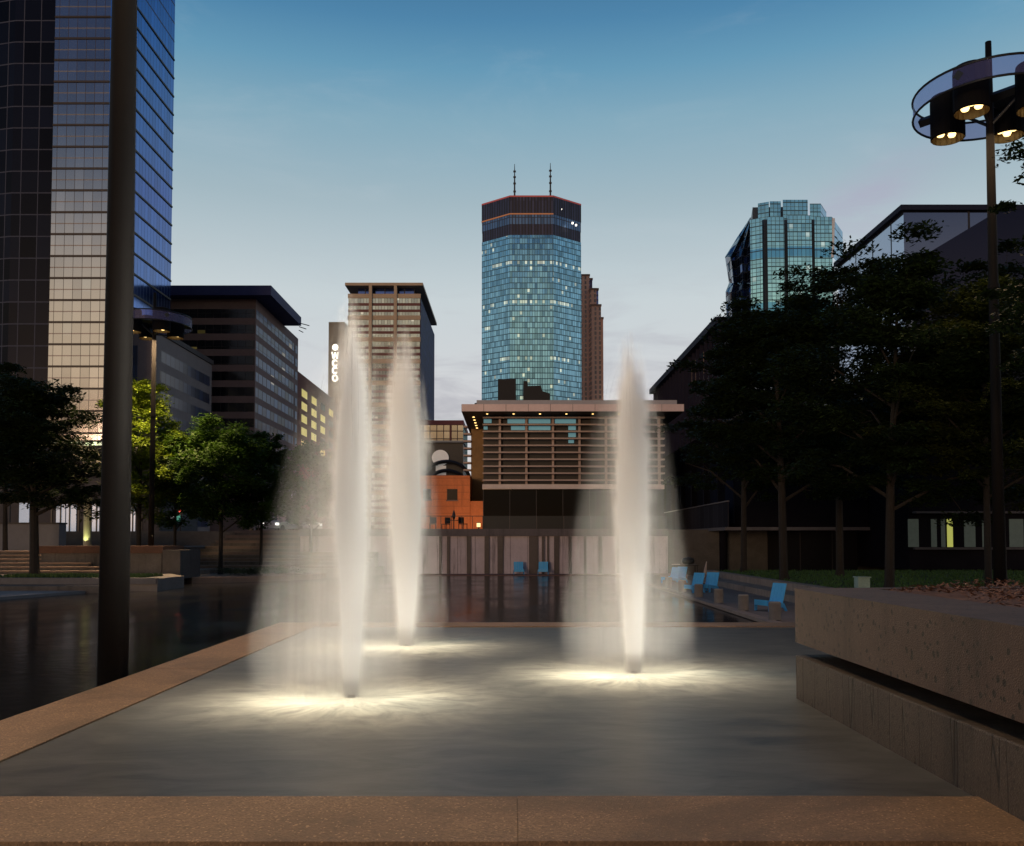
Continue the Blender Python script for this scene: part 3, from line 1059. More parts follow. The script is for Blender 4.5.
# ---- the tallest tower: eight sided blue glass
dI = 620.0
s_ = dI / 900
zI, zI2 = Z(197, dI), Z(204, dI)
cx = X(532, dI, 300)
xs = [X(p, dI, 300) for p in (481, 510, 553.5, 583)]
ob = 16.0
poly = [(xs[0], dI + ob), (xs[1], dI), (xs[2], dI), (xs[3], dI + ob), (xs[3], dI + 45), (xs[2], dI + 60), (xs[1], dI + 60), (xs[0], dI + 45)]


def inset(pl, k):
    mx, my = sum(p[0] for p in pl) / len(pl), sum(p[1] for p in pl) / len(pl)
    return [(mx + (x - mx) * k, my + (y - my) * k) for x, y in pl]


t = thing('octagonal_glass_tower', 'tallest blue glass tower in the middle with dark crown and two antennas', 'skyscraper', (cx, dI, ZS))
M_ids = facade('octagon_glass', (0.19, 0.40, 0.57), 1.75, 3.95, 0.16, 0.15, (0.06, 0.17, 0.25), 0.95, 0.10, 0.05, 0.40, (1, 0.88, 0.5), 0.55, 0.34, 0.035)
M_crown = facade('crown_louvre', (0.05, 0.055, 0.10), 2.2, 40, 0.45, 0.0, (0.012, 0.012, 0.022), 0.6, 0.4, 0, 0, var=0.3, tilt=0.0)
M_midband = facade('crown_band', (0.10, 0.17, 0.30), 2.2, 6, 0.3, 0.1, (0.03, 0.04, 0.07), 0.8, 0.3, 0, 0, var=0.3)
zb1, zb2, zb3 = Z(235, dI), Z(224, dI), Z(217, dI)
part(MB().prism(poly, ZS, zb1), 'glass_shaft', M_ids, t)
part(MB().prism(inset(poly, 0.992), zb1, zb2), 'louvre_storey', M_crown, t)
part(MB().prism(inset(poly, 0.998), zb2, zb3 + 2), 'pale_storey', M_midband, t)
cr = part(MB().prism(inset(poly, 1.004), zb3 + 2, zI), 'crown', M_crown, t)
M_red = mat('crown_red_light', (0.5, 0.1, 0.1), 0.5, 0, emit=(1.0, 0.16, 0.14), estr=0.07)
b = MB()
pi = inset(poly, 1.006)
b.prism(pi, zI + 0.01, zI + 1.1)
part(b, 'crown_light', M_red, t)
for k in (0, 1):
    b = MB()
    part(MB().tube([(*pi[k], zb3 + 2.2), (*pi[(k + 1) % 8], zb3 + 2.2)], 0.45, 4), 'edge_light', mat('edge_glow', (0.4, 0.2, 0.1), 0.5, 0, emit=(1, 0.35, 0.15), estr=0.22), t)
M_ant = mat('antenna_steel', (0.03, 0.03, 0.035), 0.5, 0.2)
for px, pt in ((514.6, 164), (550.4, 163)):
    xx = X(px, dI + 12, 190)
    zt_ = Z(pt, dI + 12)
    zb_ = zI - 0.5
    b = MB().tube([(xx, dI + 12, zb_), (xx, dI + 12, zb_ + (zt_ - zb_) * 0.55), (xx, dI + 12, zt_)], [0.75, 0.6, 0.2], 6)
    for q in (0.3, 0.5, 0.66, 0.8):
        zz = zb_ + (zt_ - zb_) * q
        b.box(xx - 0.95, xx + 0.95, dI + 11.2, dI + 12.8, zz, zz + 0.8)
    part(b, 'antenna', M_ant, t)
M_spark = mat('white_beacon', (1, 1, 1), 0.4, 0, emit=(1, 0.95, 0.85), estr=2.2)
for px, py in ((561, 210), (572.5, 223.5), (576, 225.5)):
    p = P(px, py, dI + 6)
    part(MB().box(p.x - 0.6, p.x + 0.6, p.y - 1.5, p.y, p.z - 0.5, p.z + 0.5), 'beacon', M_spark, t)

# ---- warm stepped stone tower
dW = 720.0
t = thing('stepped_stone_tower', 'slim orange stone tower stepping down behind the tall blue glass tower', 'skyscraper', (X(590, dW), dW, ZS))
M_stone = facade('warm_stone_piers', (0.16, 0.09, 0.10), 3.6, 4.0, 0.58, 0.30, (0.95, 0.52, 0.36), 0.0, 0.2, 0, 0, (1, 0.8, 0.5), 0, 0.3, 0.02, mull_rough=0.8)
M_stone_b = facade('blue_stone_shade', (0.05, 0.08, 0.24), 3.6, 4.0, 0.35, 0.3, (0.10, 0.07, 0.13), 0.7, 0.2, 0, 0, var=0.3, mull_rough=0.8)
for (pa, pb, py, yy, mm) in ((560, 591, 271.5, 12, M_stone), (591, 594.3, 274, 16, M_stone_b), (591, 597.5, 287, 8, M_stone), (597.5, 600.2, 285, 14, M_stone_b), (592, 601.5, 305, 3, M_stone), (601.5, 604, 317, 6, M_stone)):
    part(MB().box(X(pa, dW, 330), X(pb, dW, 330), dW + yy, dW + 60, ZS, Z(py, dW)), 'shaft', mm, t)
    part(MB().box(X(pa, dW, 330) - 0.4, X(pb, dW, 330) + 0.4, dW + yy - 0.5, dW + 60.5, Z(py, dW), Z(py, dW) + 1.4), 'cornice', mat('stone_cornice', (0.32, 0.17, 0.11), 0.8, 0.1), t)

# ---- faceted glass tower at the right
dT = 430.0
t = thing('faceted_glass_tower', 'turquoise glass tower with folded facets and stepped crown above the right trees', 'skyscraper', (X(785, dT), dT, ZS))
M_tq = facade('turquoise_glass', (0.31, 0.62, 0.74), 2.0, 4.1, 0.12, 0.13, (0.05, 0.13, 0.17), 0.95, 0.08, 0.03, 0.10, (1, 0.93, 0.75), 0.30, 0.16, 0.010, subv=2)
M_tqb = facade('turquoise_glass_blue', (0.12, 0.36, 0.58), 2.0, 4.1, 0.11, 0.12, (0.03, 0.08, 0.13), 0.95, 0.08, 0.02, 0.0, (1, 0.9, 0.6), 0.4, 0.2, 0.012)
M_tqd = facade('dark_folded_glass', (0.05, 0.09, 0.18), 3.1, 4.1, 0.06, 0.10, (0.02, 0.03, 0.05), 0.9, 0.15, 0, 0, var=0.9, tilt=0.5)
M_joint = mat('facet_joint', (0.02, 0.035, 0.06), 0.4, 0.2)


def facet(pl, pr, pt, pb, yl, yr, mm, lean=0.0, nm='facet'):
    """one glass facet between two pixel columns; lean tips its foot outward"""
    a0, a1 = P(pl, pt, dT + yl), P(pr, pt, dT + yr)
    zb = Z(pb, dT)
    b = MB().quad((a0.x, a0.y - lean, zb), (a1.x, a1.y - lean, zb), (a1.x, a1.y, a0.z), (a0.x, a0.y, a0.z))
    part(b, nm, mm, t)


def facet_fixed(pl, pr, z0, z1, yl, yr, mm):
    xa_, xb_ = X(pl, dT + yl, 260), X(pr, dT + yr, 260)
    part(MB().quad((xa_, dT + yl, z0), (xb_, dT + yr, z0), (xb_, dT + yr, z1), (xa_, dT + yl, z1)), 'facet', mm, t)


zc0, zc1 = Z(217.5, dT + 3), Z(200.5, dT + 17)
zm = Z(256, dT)
# crown
for pl, pr, yl, yr in ((758.5, 769.5, 21, 18.5), (770.5, 781.5, 18, 18), (783.5, 808.5, 16, 16), (810.5, 821.5, 18, 18)):
    facet_fixed(pl, pr, zc0, zc1 - (1.2 if pl > 800 else 0), yl, yr, M_tq)
facet_fixed(821.5, 827, zc0, zc1 - 1.2, 18, 30, M_tqb)
part(MB().prism([(X(768, dT), dT + 22), (X(822, dT), dT + 21), (X(826.5, dT), dT + 32), (X(826.5, dT), dT + 60), (X(785, dT), dT + 60)], zc0 - 1, zc1 - 1.6), 'crown_core', M_joint, t)
# two folded tiers
for tier, (z0, z1, lean) in enumerate(((zm, zc0, 0), (ZS, zm, 3))):
    cols = ((750.5, 762.5, 6, 3), (767.5, 784.5, 2, 2), (788, 812, 0, 0), (815, 832.5, 2, 2))
    for pl, pr, yl, yr in cols:
        zsplit = z1 - (z1 - z0) * (0.76 if tier == 0 else 0.16)
        facet_fixed(pl, pr, zsplit, z1, yl, yr, M_tq)
        facet_fixed(pl, pr, z0, zsplit, yl, yr, M_tqb if tier == 0 else M_tqb)
facet_fixed(833.5, 843, zm, zc0 - 0.5, 3, 22, M_tqb)
part(MB().tube([(X(834, dT, 260), dT + 2, zm), (X(836.5, dT, 260), dT + 3, zc0 - 0.5)], 0.7, 4), 'bright_fin', mat('bright_fin', (0.8, 0.8, 0.82), 0.4, 0.1), t)
part(MB().tube([(X(838.5, dT, 210), dT + 10, zc0 - 1), (X(839.5, dT, 210), dT + 10, zc0 + 2.5)], 0.3, 4), 'mast', mat('red_mast', (0.25, 0.05, 0.08), 0.5, 0.1), t)
part(MB().prism([(X(763, dT, 260), dT + 7), (X(767, dT, 260), dT + 4.5), (X(833, dT, 260), dT + 4.5), (X(842.6, dT, 260), dT + 24), (X(842.6, dT, 260), dT + 60), (X(775, dT, 260), dT + 60)], ZS, zc0 - 0.4), 'core', M_joint, t)
# dark folded side falling away to the left
prof = [(727, 330, 0), (725.5, 292, 0), (729, 283, 0), (725, 257, 0), (738, 236, 0), (746, 224, 0), (750, 217.5, 0)]
b = MB()
for k_, ((p0, y0, _), (p1, y1, _)) in enumerate(zip(prof[:-1], prof[1:])):
    # folds stepping back to the left: three ridges between the front facets and the far edge
    cols = [0, 0.22, 0.36, 0.62, 0.78, 1.0]
    dep = [6, 12, 10, 19, 17, 27]
    for q_ in range(5):
        pts = []
        for (pe, ye, qq) in ((p0, y0, q_), (p0, y0, q_ + 1), (p1, y1, q_ + 1), (p1, y1, q_)):
            px_ = 751 + (pe - 751) * cols[qq]
            pts.append(P(px_, ye, dT + dep[qq] + (1.5 if k_ % 2 else 0) * (1 if ye == y1 else 0)))
        b.quad(pts[1], pts[0], pts[3], pts[2])
part(b, 'folded_side', M_tqd, t)

# ---- concert hall with louvred front
dH = 72.0
x0, x1 = X(483, dH, 450), X(664, dH, 450)
t = thing('louvred_hall', 'hall with horizontal metal louvres under a flat overhanging roof above the pool wall', 'concert hall', ((x0 + x1) / 2, dH, ZS))
M_metal = mat('pinkish_metal_panel', (0.60, 0.48, 0.48), 0.45, 0.12, 0.6, metal=0.2)
M_slat = mat('louvre_metal', (0.36, 0.28, 0.26), 0.5, 0.15, 0.6, metal=0.2)
M_soffit = mat('dark_soffit', (0.03, 0.025, 0.022), 0.7)
M_dglass = facade('black_hall_glass', (0.006, 0.007, 0.009), 2.13, 9, 0.02, 0.0, (0.07, 0.065, 0.065), 0.0, 0.08, 0, 0, u0=x0, var=0.3, tilt=0.004, spec=0.25)
xL, xRR = X(461.5, dH - 2.6, 405), X(684, dH - 2.6, 405)
zf0, zf1, zr1 = Z(411.5, dH - 2.6), Z(404, dH - 2.6), Z(398.5, dH - 2.6)
roof = part(MB().box(xL, xRR, dH - 2.6, dH + 24, zf0, zf1 - 0.01), 'roof', M_soffit, t)
npan = 10
for k in range(npan):
    xa_, xb_ = xL + (xRR - xL) * k / npan, xL + (xRR - xL) * (k + 1) / npan
    part(MB().box(xa_ + 0.015, xb_ - 0.015, dH - 2.66, dH - 2.602, zf0 + 0.01, zf1 - 0.02), 'fascia_panel', M_metal, roof)
part(MB().box(X(476.5, dH - 1.8), xRR - 0.4, dH - 1.8, dH + 22, zf1, zr1), 'upper_roof', mat('pale_roof_edge', (0.33, 0.33, 0.37), 0.5, 0.1, metal=0.1), t)
part(MB().box(x0 + 0.02, x1 - 0.02, dH + 0.5, dH + 18, ZS - 0.1, zf0 - 0.01), 'body', mat('hall_black', (0.01, 0.009, 0.009), 0.5), t)
zb = Z(487, dH)
part(MB().box(x0 - 0.05, x1, dH - 0.12, dH + 0.45, Z(489, dH), Z(484.3, dH)), 'beam', mat('pale_beam', (0.62, 0.55, 0.54), 0.55, 0.1), t)
b = MB().quad((x0, dH + 0.2, ZS), (x1, dH + 0.2, ZS), (x1, dH + 0.2, Z(489.2, dH)), (x0, dH + 0.2, Z(489.2, dH)))
part(b, 'lower_glazing', M_dglass, t)
part(MB().box(x0, x1, dH - 1.2, dH - 1.17, ZS + 0.05, ZS + 1.15), 'balustrade', facade('balustrade_glass', (0.05, 0.06, 0.07), 2.13, 9, 0.015, 0, (0.12, 0.1, 0.1), 0.3, 0.1, u0=x0), t)
for k in range(10):
    zz = Z(418.2 + k * 6.92, dH)
    part(MB().box(x0 - 0.02, x1, dH - 0.42, dH + 0.02, zz - 0.055, zz + 0.06), 'louvre', M_slat, t)
for k in range(7):
    xx = X(499.8 + k * 26.6, dH, 450)
    if xx < x1:
        part(MB().box(xx - 0.09, xx + 0.09, dH + 0.03, dH + 0.3, Z(484, dH), zf0 - 0.02), 'mullion', M_slat, t)
M_cyan = mat('clerestory_sky_glow', (0.1, 0.25, 0.28), 0.2, 0.2, 0.8, emit=(0.35, 0.75, 0.85), estr=0.20)  # sky seen through the panes, put in as a faint cyan emission
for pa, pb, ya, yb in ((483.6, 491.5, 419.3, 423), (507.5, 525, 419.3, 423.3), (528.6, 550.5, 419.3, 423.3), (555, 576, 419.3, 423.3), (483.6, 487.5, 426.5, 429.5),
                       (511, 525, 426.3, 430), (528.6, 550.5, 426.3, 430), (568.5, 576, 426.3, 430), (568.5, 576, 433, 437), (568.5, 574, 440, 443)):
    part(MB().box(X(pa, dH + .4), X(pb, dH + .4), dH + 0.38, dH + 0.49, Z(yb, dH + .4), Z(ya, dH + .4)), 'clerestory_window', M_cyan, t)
M_down = mat('soffit_lamp', (1, 0.8, 0.4), 0.4, 0, emit=(1, 0.62, 0.2), estr=3.0)
for k in range(7):
    xx = X(487.2 + k * 26.4, dH - 1.4, 412)
    part(MB().lathe([(0.075, zf0 - 0.045), (0.075, zf0 - 0.003)], 8, (xx, dH - 1.4)), 'downlight', M_down, t)
for k in range(6):
    part(MB().lathe([(0.09, zf0 - 0.05), (0.09, zf0 - 0.003)], 8, (X(473.4, dH, 413), dH + 0.4 + k * 1.75)), 'downlight', M_down, t)
# set back side bay, lit ochre
dS = 80.0
part(MB().box(X(471, dS), x0 + 0.4, dS, dS + 6, ZS, zf0 - 0.02), 'side_bay', mat('ochre_panel', (0.22, 0.13, 0.05), 0.7, 0.3, 0.5), t)
for k in range(13):
    zz = Z(427 + k * 7.2, dS)
    part(MB().box(X(463.5, dS), X(471, dS) - 0.02, dS - 0.3, dS + 0.6, zz - 0.07, zz + 0.08), 'side_louvre', M_slat, t)
M_roofbox = mat('roof_plant_black', (0.008, 0.008, 0.009), 0.7)
t2 = tag(MB().box(X(498, dH + 4), X(516, dH + 4), dH + 4, dH + 6, zr1, Z(379, dH + 4)).build('rooftop_plant_box', M_roofbox), 'square black plant box on the hall roof below the tall tower', 'plant box')
q = dH + 4
b = MB().extrude_profile([(X(523.5, q), zr1), (X(550, q), zr1), (X(550, q), Z(393.5, q)), (X(542.5, q), Z(391, q)), (X(541, q), Z(385.5, q)), (X(528, q), Z(386, q)), (X(527.5, q), Z(381, q)), (X(523.5, q), Z(381, q))][::-1], 'y', q, q + 3)
tag(b.build('rooftop_plant_unit', M_roofbox), 'stepped black plant unit with stack, on the hall roof right of the square box', 'plant unit')
for px, pw, lab in ((477.5, 1.2, 'small round spotlight on a bracket at the left end of the hall roof'), (490.3, 1.6, 'small paired floodlight on the hall roof near the square box')):
    xx = X(px, q)
    b = MB().tube([(xx, q, zr1), (xx, q, zr1 + 0.42)], 0.035, 6).lathe([(0.05, zr1 + 0.35), (0.16, zr1 + 0.4), (0.16, zr1 + 0.62), (0.05, zr1 + 0.68)], 10, (xx - 0.12, q))
    if pw > 1.4:
        b.lathe([(0.05, zr1 + 0.1), (0.14, zr1 + 0.14), (0.14, zr1 + 0.32), (0.05, zr1 + 0.36)], 10, (xx - 0.35, q))
    tag(b.build('rooftop_floodlight', M_black), lab, 'floodlight', 'floodlights on the hall roof')

# ---- orange brick wing
dO = 76.0
t = thing('brick_wing', 'low orange brick wing with square dark windows left of the louvred hall', 'building', (X(445, dO), dO, ZS))
M_obrick = mat('orange_brick', (0.58, 0.19, 0.075), 0.85, 0.2, 0.7, streak=0.35)
part(MB().box(X(395, dO), X(470, dO), dO, dO + 10, ZS, Z(475.5, dO)), 'wall', M_obrick, t)
part(MB().box(X(470, dO) + 0.01, X(483.5, dO), dO + 0.1, dO + 3.5, ZS, Z(501, dO)), 'low_wall', M_obrick, t)
for pa, pb, ya, yb in ((423, 431, 489, 499.5), (447, 457.5, 489, 500), (403, 412, 489, 500)):
    w = part(MB().box(X(pa, dO), X(pb, dO), dO - 0.015, dO + 0.2, Z(yb, dO), Z(ya, dO)), 'window', mat('black_window', (0.01, 0.008, 0.008), 0.2, 0), t)
    part(MB().box(X(pa, dO) - 0.08, X(pb, dO) + 0.08, dO - 0.08, dO - 0.002, Z(yb, dO) - 0.1, Z(yb, dO) - 0.004), 'sill', M_brown, w)
for k in range(6):
    zz = Z(478 + k * 7, dO)
    part(MB().box(X(395, dO), X(470, dO), dO - 0.012, dO - 0.002, zz - 0.03, zz), 'brick_course', mat('dark_course', (0.30, 0.10, 0.05), 0.85, 0.2), t)

# ---- skyway with white round panel, and glazed building behind it
dK = 96.0
t = thing('skyway_entrance', 'black arched entrance structure with a white round panel behind the brick wing', 'entrance canopy', (X(445, dK), dK, ZS))
part(MB().box(X(395, dK), X(463, dK), dK, dK + 4, Z(476, dK), Z(443, dK)), 'wall', M_black, t)
part(MB().box(X(395, dK), X(464, dK), dK - 0.5, dK + 4.2, Z(442.9, dK), Z(441, dK)), 'roof_edge', mat('grey_edge', (0.22, 0.24, 0.26), 0.6, 0.1), t)
M_white = mat('white_panel', (0.8, 0.78, 0.74), 0.5, 0.06, emit=(1, 0.95, 0.9), estr=0.12)
c = P(440.5, 458, dK)
b = MB()
ns = 24
pr = [(c.x + 0.90 * math.cos(2 * math.pi * k / ns), c.z + 0.85 * math.sin(2 * math.pi * k / ns)) for k in range(ns)]
b.extrude_profile(pr, 'y', dK - 0.3, dK - 0.005)
part(b, 'round_panel', M_white, t)
c2 = P(441, 470.5, dK)
part(MB().box(c2.x - 0.55, c2.x + 0.55, dK - 0.2, dK - 0.006, c2.z - 0.5, c2.z + 0.5), 'lower_panel', M_white, t)
for rr, py in ((2.5, 482), (2.0, 487)):
    cc = P(447, py, dK)
    pts = [(cc.x + rr * math.cos(R(a)), dK - 0.8, cc.z + rr * 0.85 * math.sin(R(a))) for a in range(10, 171, 10)]
    part(MB().tube(pts, 0.22, 6), 'arch', M_black, t)
dG = 300.0
t = thing('glazed_office', 'distant office with warm gridded glass and dark red roof above the black entrance', 'office building', (X(448, dG), dG, ZS))
part(MB().box(X(420, dG), X(463, dG), dG, dG + 30, ZS, Z(425, dG)), 'glass_wall', facade('warm_grid_glass', (0.75, 0.66, 0.56), 2.3, 2.6, 0.12, 0.12, (0.06, 0.03, 0.035), 0.95, 0.1, var=0.1), t)
part(MB().box(X(419, dG), X(463.5, dG), dG - 0.6, dG + 31, Z(425, dG) + 0.01, Z(420.5, dG)), 'roof', mat('dark_red_roof', (0.14, 0.03, 0.045), 0.6, 0.2), t)
part(MB().box(X(449.5, dG), X(451.5, dG), dG - 0.5, dG - 0.02, ZS, Z(425.2, dG)), 'pier', M_rust, t)

# ---- back wall of the sunken plaza
dWl = 64.6
xw0, xw1 = X(300, dWl, 550), X(668, dWl, 550)
t = thing('pool_wall', 'stained concrete water wall behind the pool under the louvred hall', 'retaining wall', ((xw0 + xw1) / 2, dWl, 0))
M_wall = mat('mauve_concrete', (0.48, 0.43, 0.48), 0.85, 0.18, 0.8, 0.3, 20, streak=0.7)
npn = 21
for k in range(npn):
    xa_, xb_ = xw0 + (xw1 - xw0) * k / npn, xw0 + (xw1 - xw0) * (k + 1) / npn
    part(MB().box(xa_ + 0.012, xb_ - 0.012, dWl, dWl + 0.29, -0.2, 2.75), 'wall_panel', M_wall, t)
rr = random.Random(9)
M_stain = mat('wet_stain', (0.06, 0.048, 0.05), 0.5, 0.4, 1.0, streak=0.5)
for px, w in ((440.5, 2.6), (448.5, 3), (469, 4.2), (487, 5), (500.5, 6), (533.5, 9), (543, 2.5), (548, 2), (556.5, 5), (570, 3.0), (585, 2.5), (600, 3), (618, 3), (640, 3)):
    xa_, xb_ = X(px - w / 2, dWl, 550), X(px + w / 2, dWl, 550)
    part(MB().box(xa_, xb_, dWl - 0.10 - 0.03 * rr.random(), dWl - 0.004, -0.1, 2.74), 'pilaster', M_stain, t)
part(MB().box(xw0, xw1, dWl - 0.2, dWl + 0.31, 2.76, ZS + 0.05), 'coping', mat('wet_coping', (0.10, 0.09, 0.10), 0.7, 0.3, 0.7, streak=0.5), t)
struct(MB().box(X(420, 63), 11, 62.6, 64.4, -0.2, 0.06).build('pool_walkway', mat('red_brown_kerb', (0.14, 0.085, 0.08), 0.8, 0.3), keep=True))

# ---- dark modern building along the right side
dR = 54.0
xR = X(905, dR, 300)
zR = Z(206, dR)
t = thing('dark_glass_hall', 'long dark building with glazed top corner behind the right trees', 'building', (xR + 12, dR, 0.7))
M_rg = facade('corner_glass', (0.10, 0.12, 0.20), 4.05, 30, 0.035, 0.0, (0.015, 0.017, 0.03), 0.92, 0.06, 0, 0, u0=xR + 3.9, var=0.12, tilt=0.004)
M_rgs = facade('corner_glass_side', (0.34, 0.41, 0.54), 2.9, 30, 0.06, 0.0, (0.015, 0.017, 0.03), 0.92, 0.06, 0, 0, u0=-dR - 1.9, var=0.08, tilt=0.004)
M_rdark = mat('dark_cladding', (0.010, 0.010, 0.014), 0.9, 0.25, 0.5, spec=0.0)
zlow = 12.0
part(MB().quad((xR, dR, zlow), (xR + 40, dR, zlow), (xR + 40, dR, zR - 0.32), (xR, dR, zR - 0.32)), 'front_glazing', M_rg, t)
part(MB().quad((xR, dR + 11, zlow), (xR, dR, zlow), (xR, dR, zR - 0.32), (xR, dR + 11, zR - 0.32)), 'side_glazing', M_rgs, t)
part(MB().box(xR + 0.01, xR + 40, dR + 0.01, dR + 11, 0.7, zlow), 'lower_wall', M_rdark, t)
part(MB().box(xR + 0.06, xR + 39.9, dR + 0.06, dR + 10.9, zlow, zR - 0.325), 'core', M_black, t)
part(MB().box(xR - 0.25, xR + 40.2, dR - 0.25, dR + 11.2, zR - 0.32, zR), 'roof', mat('blue_black_fascia', (0.014, 0.018, 0.04), 0.7, 0.1, spec=0.15), t)
# dark panel painting another roof's reflection across the front glazing
pa = P(918, 259, dR - 0.3)
part(MB().extrude_profile([(pa.x, zlow), (xR + 40, zlow), (xR + 40, P(994, 213, dR - .3).z + 2), (P(998, 213, dR - .3).x, P(998, 211, dR - .3).z), (pa.x, pa.z)][::-1], 'y', dR - 0.3, dR - 0.06), 'roof_reflection', facade('roof_reflection_glass', (0.016, 0.017, 0.034), 4.05, 30, 0.03, 0.0, (0.012, 0.012, 0.02), 0.9, 0.12, 0, 0, u0=xR + 3.9, var=0.2, tilt=0.0, spec=0.15), t)
M_gwin = mat('ground_window', (0.08, 0.10, 0.10), 0.15, 0.3, 0.4, emit=(0.45, 0.6, 0.5), estr=0.035)
M_gwl = mat('ground_window_lit', (0.4, 0.4, 0.1), 0.3, 0.1, emit=(0.75, 0.8, 0.18), estr=0.42)
for pa, pb, lit in ((907, 917.5, 0), (930, 935.5, 0), (940, 944, 0), (946, 951.5, 1), (963, 974, 0), (981, 985, 0), (1008, 1022, 0), (1030, 1044, 0)):
    w = part(MB().box(X(pa, dR), X(pb, dR), dR - 0.04, dR + 0.005, Z(562, dR) if 0 else Z(547, dR), Z(529, dR) + 0.6), 'window', M_gwl if lit else M_gwin, t)
part(MB().box(xR + 0.2, xR + 39, dR - 0.3, dR - 0.0, Z(549.5, dR), Z(547.3, dR)), 'sill_band', mat('grey_band', (0.05, 0.05, 0.06), 0.7, 0.2), t)
part(MB().box(xR + 0.2, xR + 39, dR - 0.5, dR - 0.0, Z(526, dR) + 0.75, Z(524, dR) + 0.75), 'canopy_band', mat('grey_band', (0.05, 0.05, 0.06), 0.7, 0.2), t)

# lower wing with balcony and columns
dL = 60.0
xL0 = X(728, dL, 515)
t = thing('balcony_wing', 'dark lower wing with long balcony and slim columns right of the pool', 'building', (xL0 + 4, dL, 0.6))
part(MB().box(xL0 + 1.2, xR - 0.05, dL, dL + 48, Z(527, dL), 11.0), 'upper_storeys', M_rdark, t)
part(MB().box(xL0 + 4.0, xR - 0.05, dL + 2, dL + 48, 0.3, Z(527.3, dL)), 'ground_storey', facade('dark_ground_glass', (0.008, 0.008, 0.011), 2.2, 6, 0.03, 0, (0.03, 0.03, 0.035), 0.0, 0.3, spec=0.1), t)
zb0, zb1 = Z(527, dL), Z(501.5, dL)
part(MB().box(xL0 - 0.25, xR - 0.06, dL - 0.3, dL + 48.2, zb0 - 0.22, zb0 - 0.01), 'balcony_floor', mat('balcony_edge', (0.09, 0.09, 0.105), 0.6), t)
part(MB().box(xL0, xL0 + 0.06, dL, dL + 48, zb0, zb1), 'balcony_rail', facade('balcony_mesh', (0.03, 0.031, 0.04), 1.5, 8, 0.05, 0, (0.05, 0.05, 0.06), 0.0, 0.8, u0=0, spec=0.0), t)
part(MB().box(xL0 - 0.05, xL0 + 0.1, dL, dL + 48, zb1, zb1 + 0.07), 'handrail', mat('grey_rail', (0.14, 0.14, 0.16), 0.5), t)
for k in range(6):
    y = dL + 4 + k * 8
    part(MB().lathe([(0.28, 0.1), (0.28, zb0 - 0.23)], 14, (xL0 + 0.6, y)), 'column', M_rdark, t)
for k in range(9):
    y = dL + 3 + k * 5
    part(MB().box(xL0 + 1.1, xL0 + 1.19, y, y + 2.4, zb0 + 0.3, 8.5), 'window', mat('dim_blue_window', (0.012, 0.016, 0.03), 0.6, 0.3, 0.4, spec=0.0), t)
part(MB().box(xL0 + 1.05, xR - 0.06, dL - 0.08, dL - 0.004, 9.4, 9.6), 'string_course', mat('grey_rail', (0.14, 0.14, 0.16), 0.5), t)

# far dark block with sloping perspective of columns
dF0, dF1 = 103.0, 152.0
xF = X(718, dF0, 330)
zF = Z(317.5, dF0)
t = thing('colonnade_block', 'distant dark block with a row of warm lit columns under its roof edge', 'building', (xF + 10, dF0, ZS))
part(MB().box(xF + 1.5, xF + 40, dF0, dF1, ZS, zF - 0.85), 'wall', facade('colonnade_back', (0.20, 0.24, 0.36), 2.5, 5.5, 0.2, 0.14, (0.02, 0.02, 0.035), 0.9, 0.2, 0.25, 0.2, (1, 0.55, 0.3), 0.35, 0.4), t)
part(MB().box(xF - 0.4, xF + 40.3, dF0 - 0.4, dF1 + 0.4, zF - 0.8, zF), 'roof', mat('blue_black_fascia', (0.014, 0.018, 0.04), 0.7, 0.1, spec=0.15), t)
for k in range(20):
    y = dF0 + 0.5 + k * 2.5
    part(MB().box(xF + 0.1, xF + 0.55, y, y + 0.22, ZS, zF - 0.82), 'column', mat('dark_column', (0.02, 0.02, 0.035), 0.9, 0.1, spec=0.0), t)

# ================================================================== right bank of the pool
LX = 7.3
struct(MB().box(LX, 12, 24.5, 64.4, -0.28, 0.10).build('pool_walk', mat('walk_paving', (0.20, 0.155, 0.14), 0.8, 0.25, 1.0, 0.3, 30), keep=True))
struct(MB().box(LX - 0.06, LX + 0.28, 24.44, 62.5, 0.02, 0.125).build('pool_kerb', mat('kerb_stone', (0.30, 0.22, 0.18), 0.8, 0.2), keep=True))
M_ret = mat('retaining_stone', (0.27, 0.215, 0.185), 0.85, 0.25, 1.2, 0.3, 30, streak=0.4)
t = thing('terrace_wall', 'two tiered pale stone retaining wall behind the blue chairs below the lawn', 'retaining wall', (11.5, 40, 0.1))
seg = 0
for k in range(7):
    y0, y1 = 26.0 + k * 4.0, 30.0 + k * 4.0
    part(MB().box(10.5, 11.5, y0 + 0.01, y1 - 0.01, 0.0, 0.36), 'lower_tier', M_ret, t)
    part(MB().box(11.5, 12.0, y0 + 0.01, y1 - 0.01, 0.0, 0.66 + 0.0), 'upper_tier', M_ret, t)
part(MB().box(12.0, 24, 25.6, 26.0, 0.0, 0.8), 'end_wall', M_ret, t)


def lawn_mat():
    return mat('lawn_soil', (0.018, 0.035, 0.012), 0.9, 0.4, 2)


struct(MB().prism([(12.0, 26), (60, 26), (60, 53.9), (14, 53.9), (12, 53.0)], -0.2, 0.62).build('lawn_soil', lawn_mat(), keep=True))
M_grass = mat('grass_blade', (0.032, 0.085, 0.018), 0.8, 0.5, 1.2)


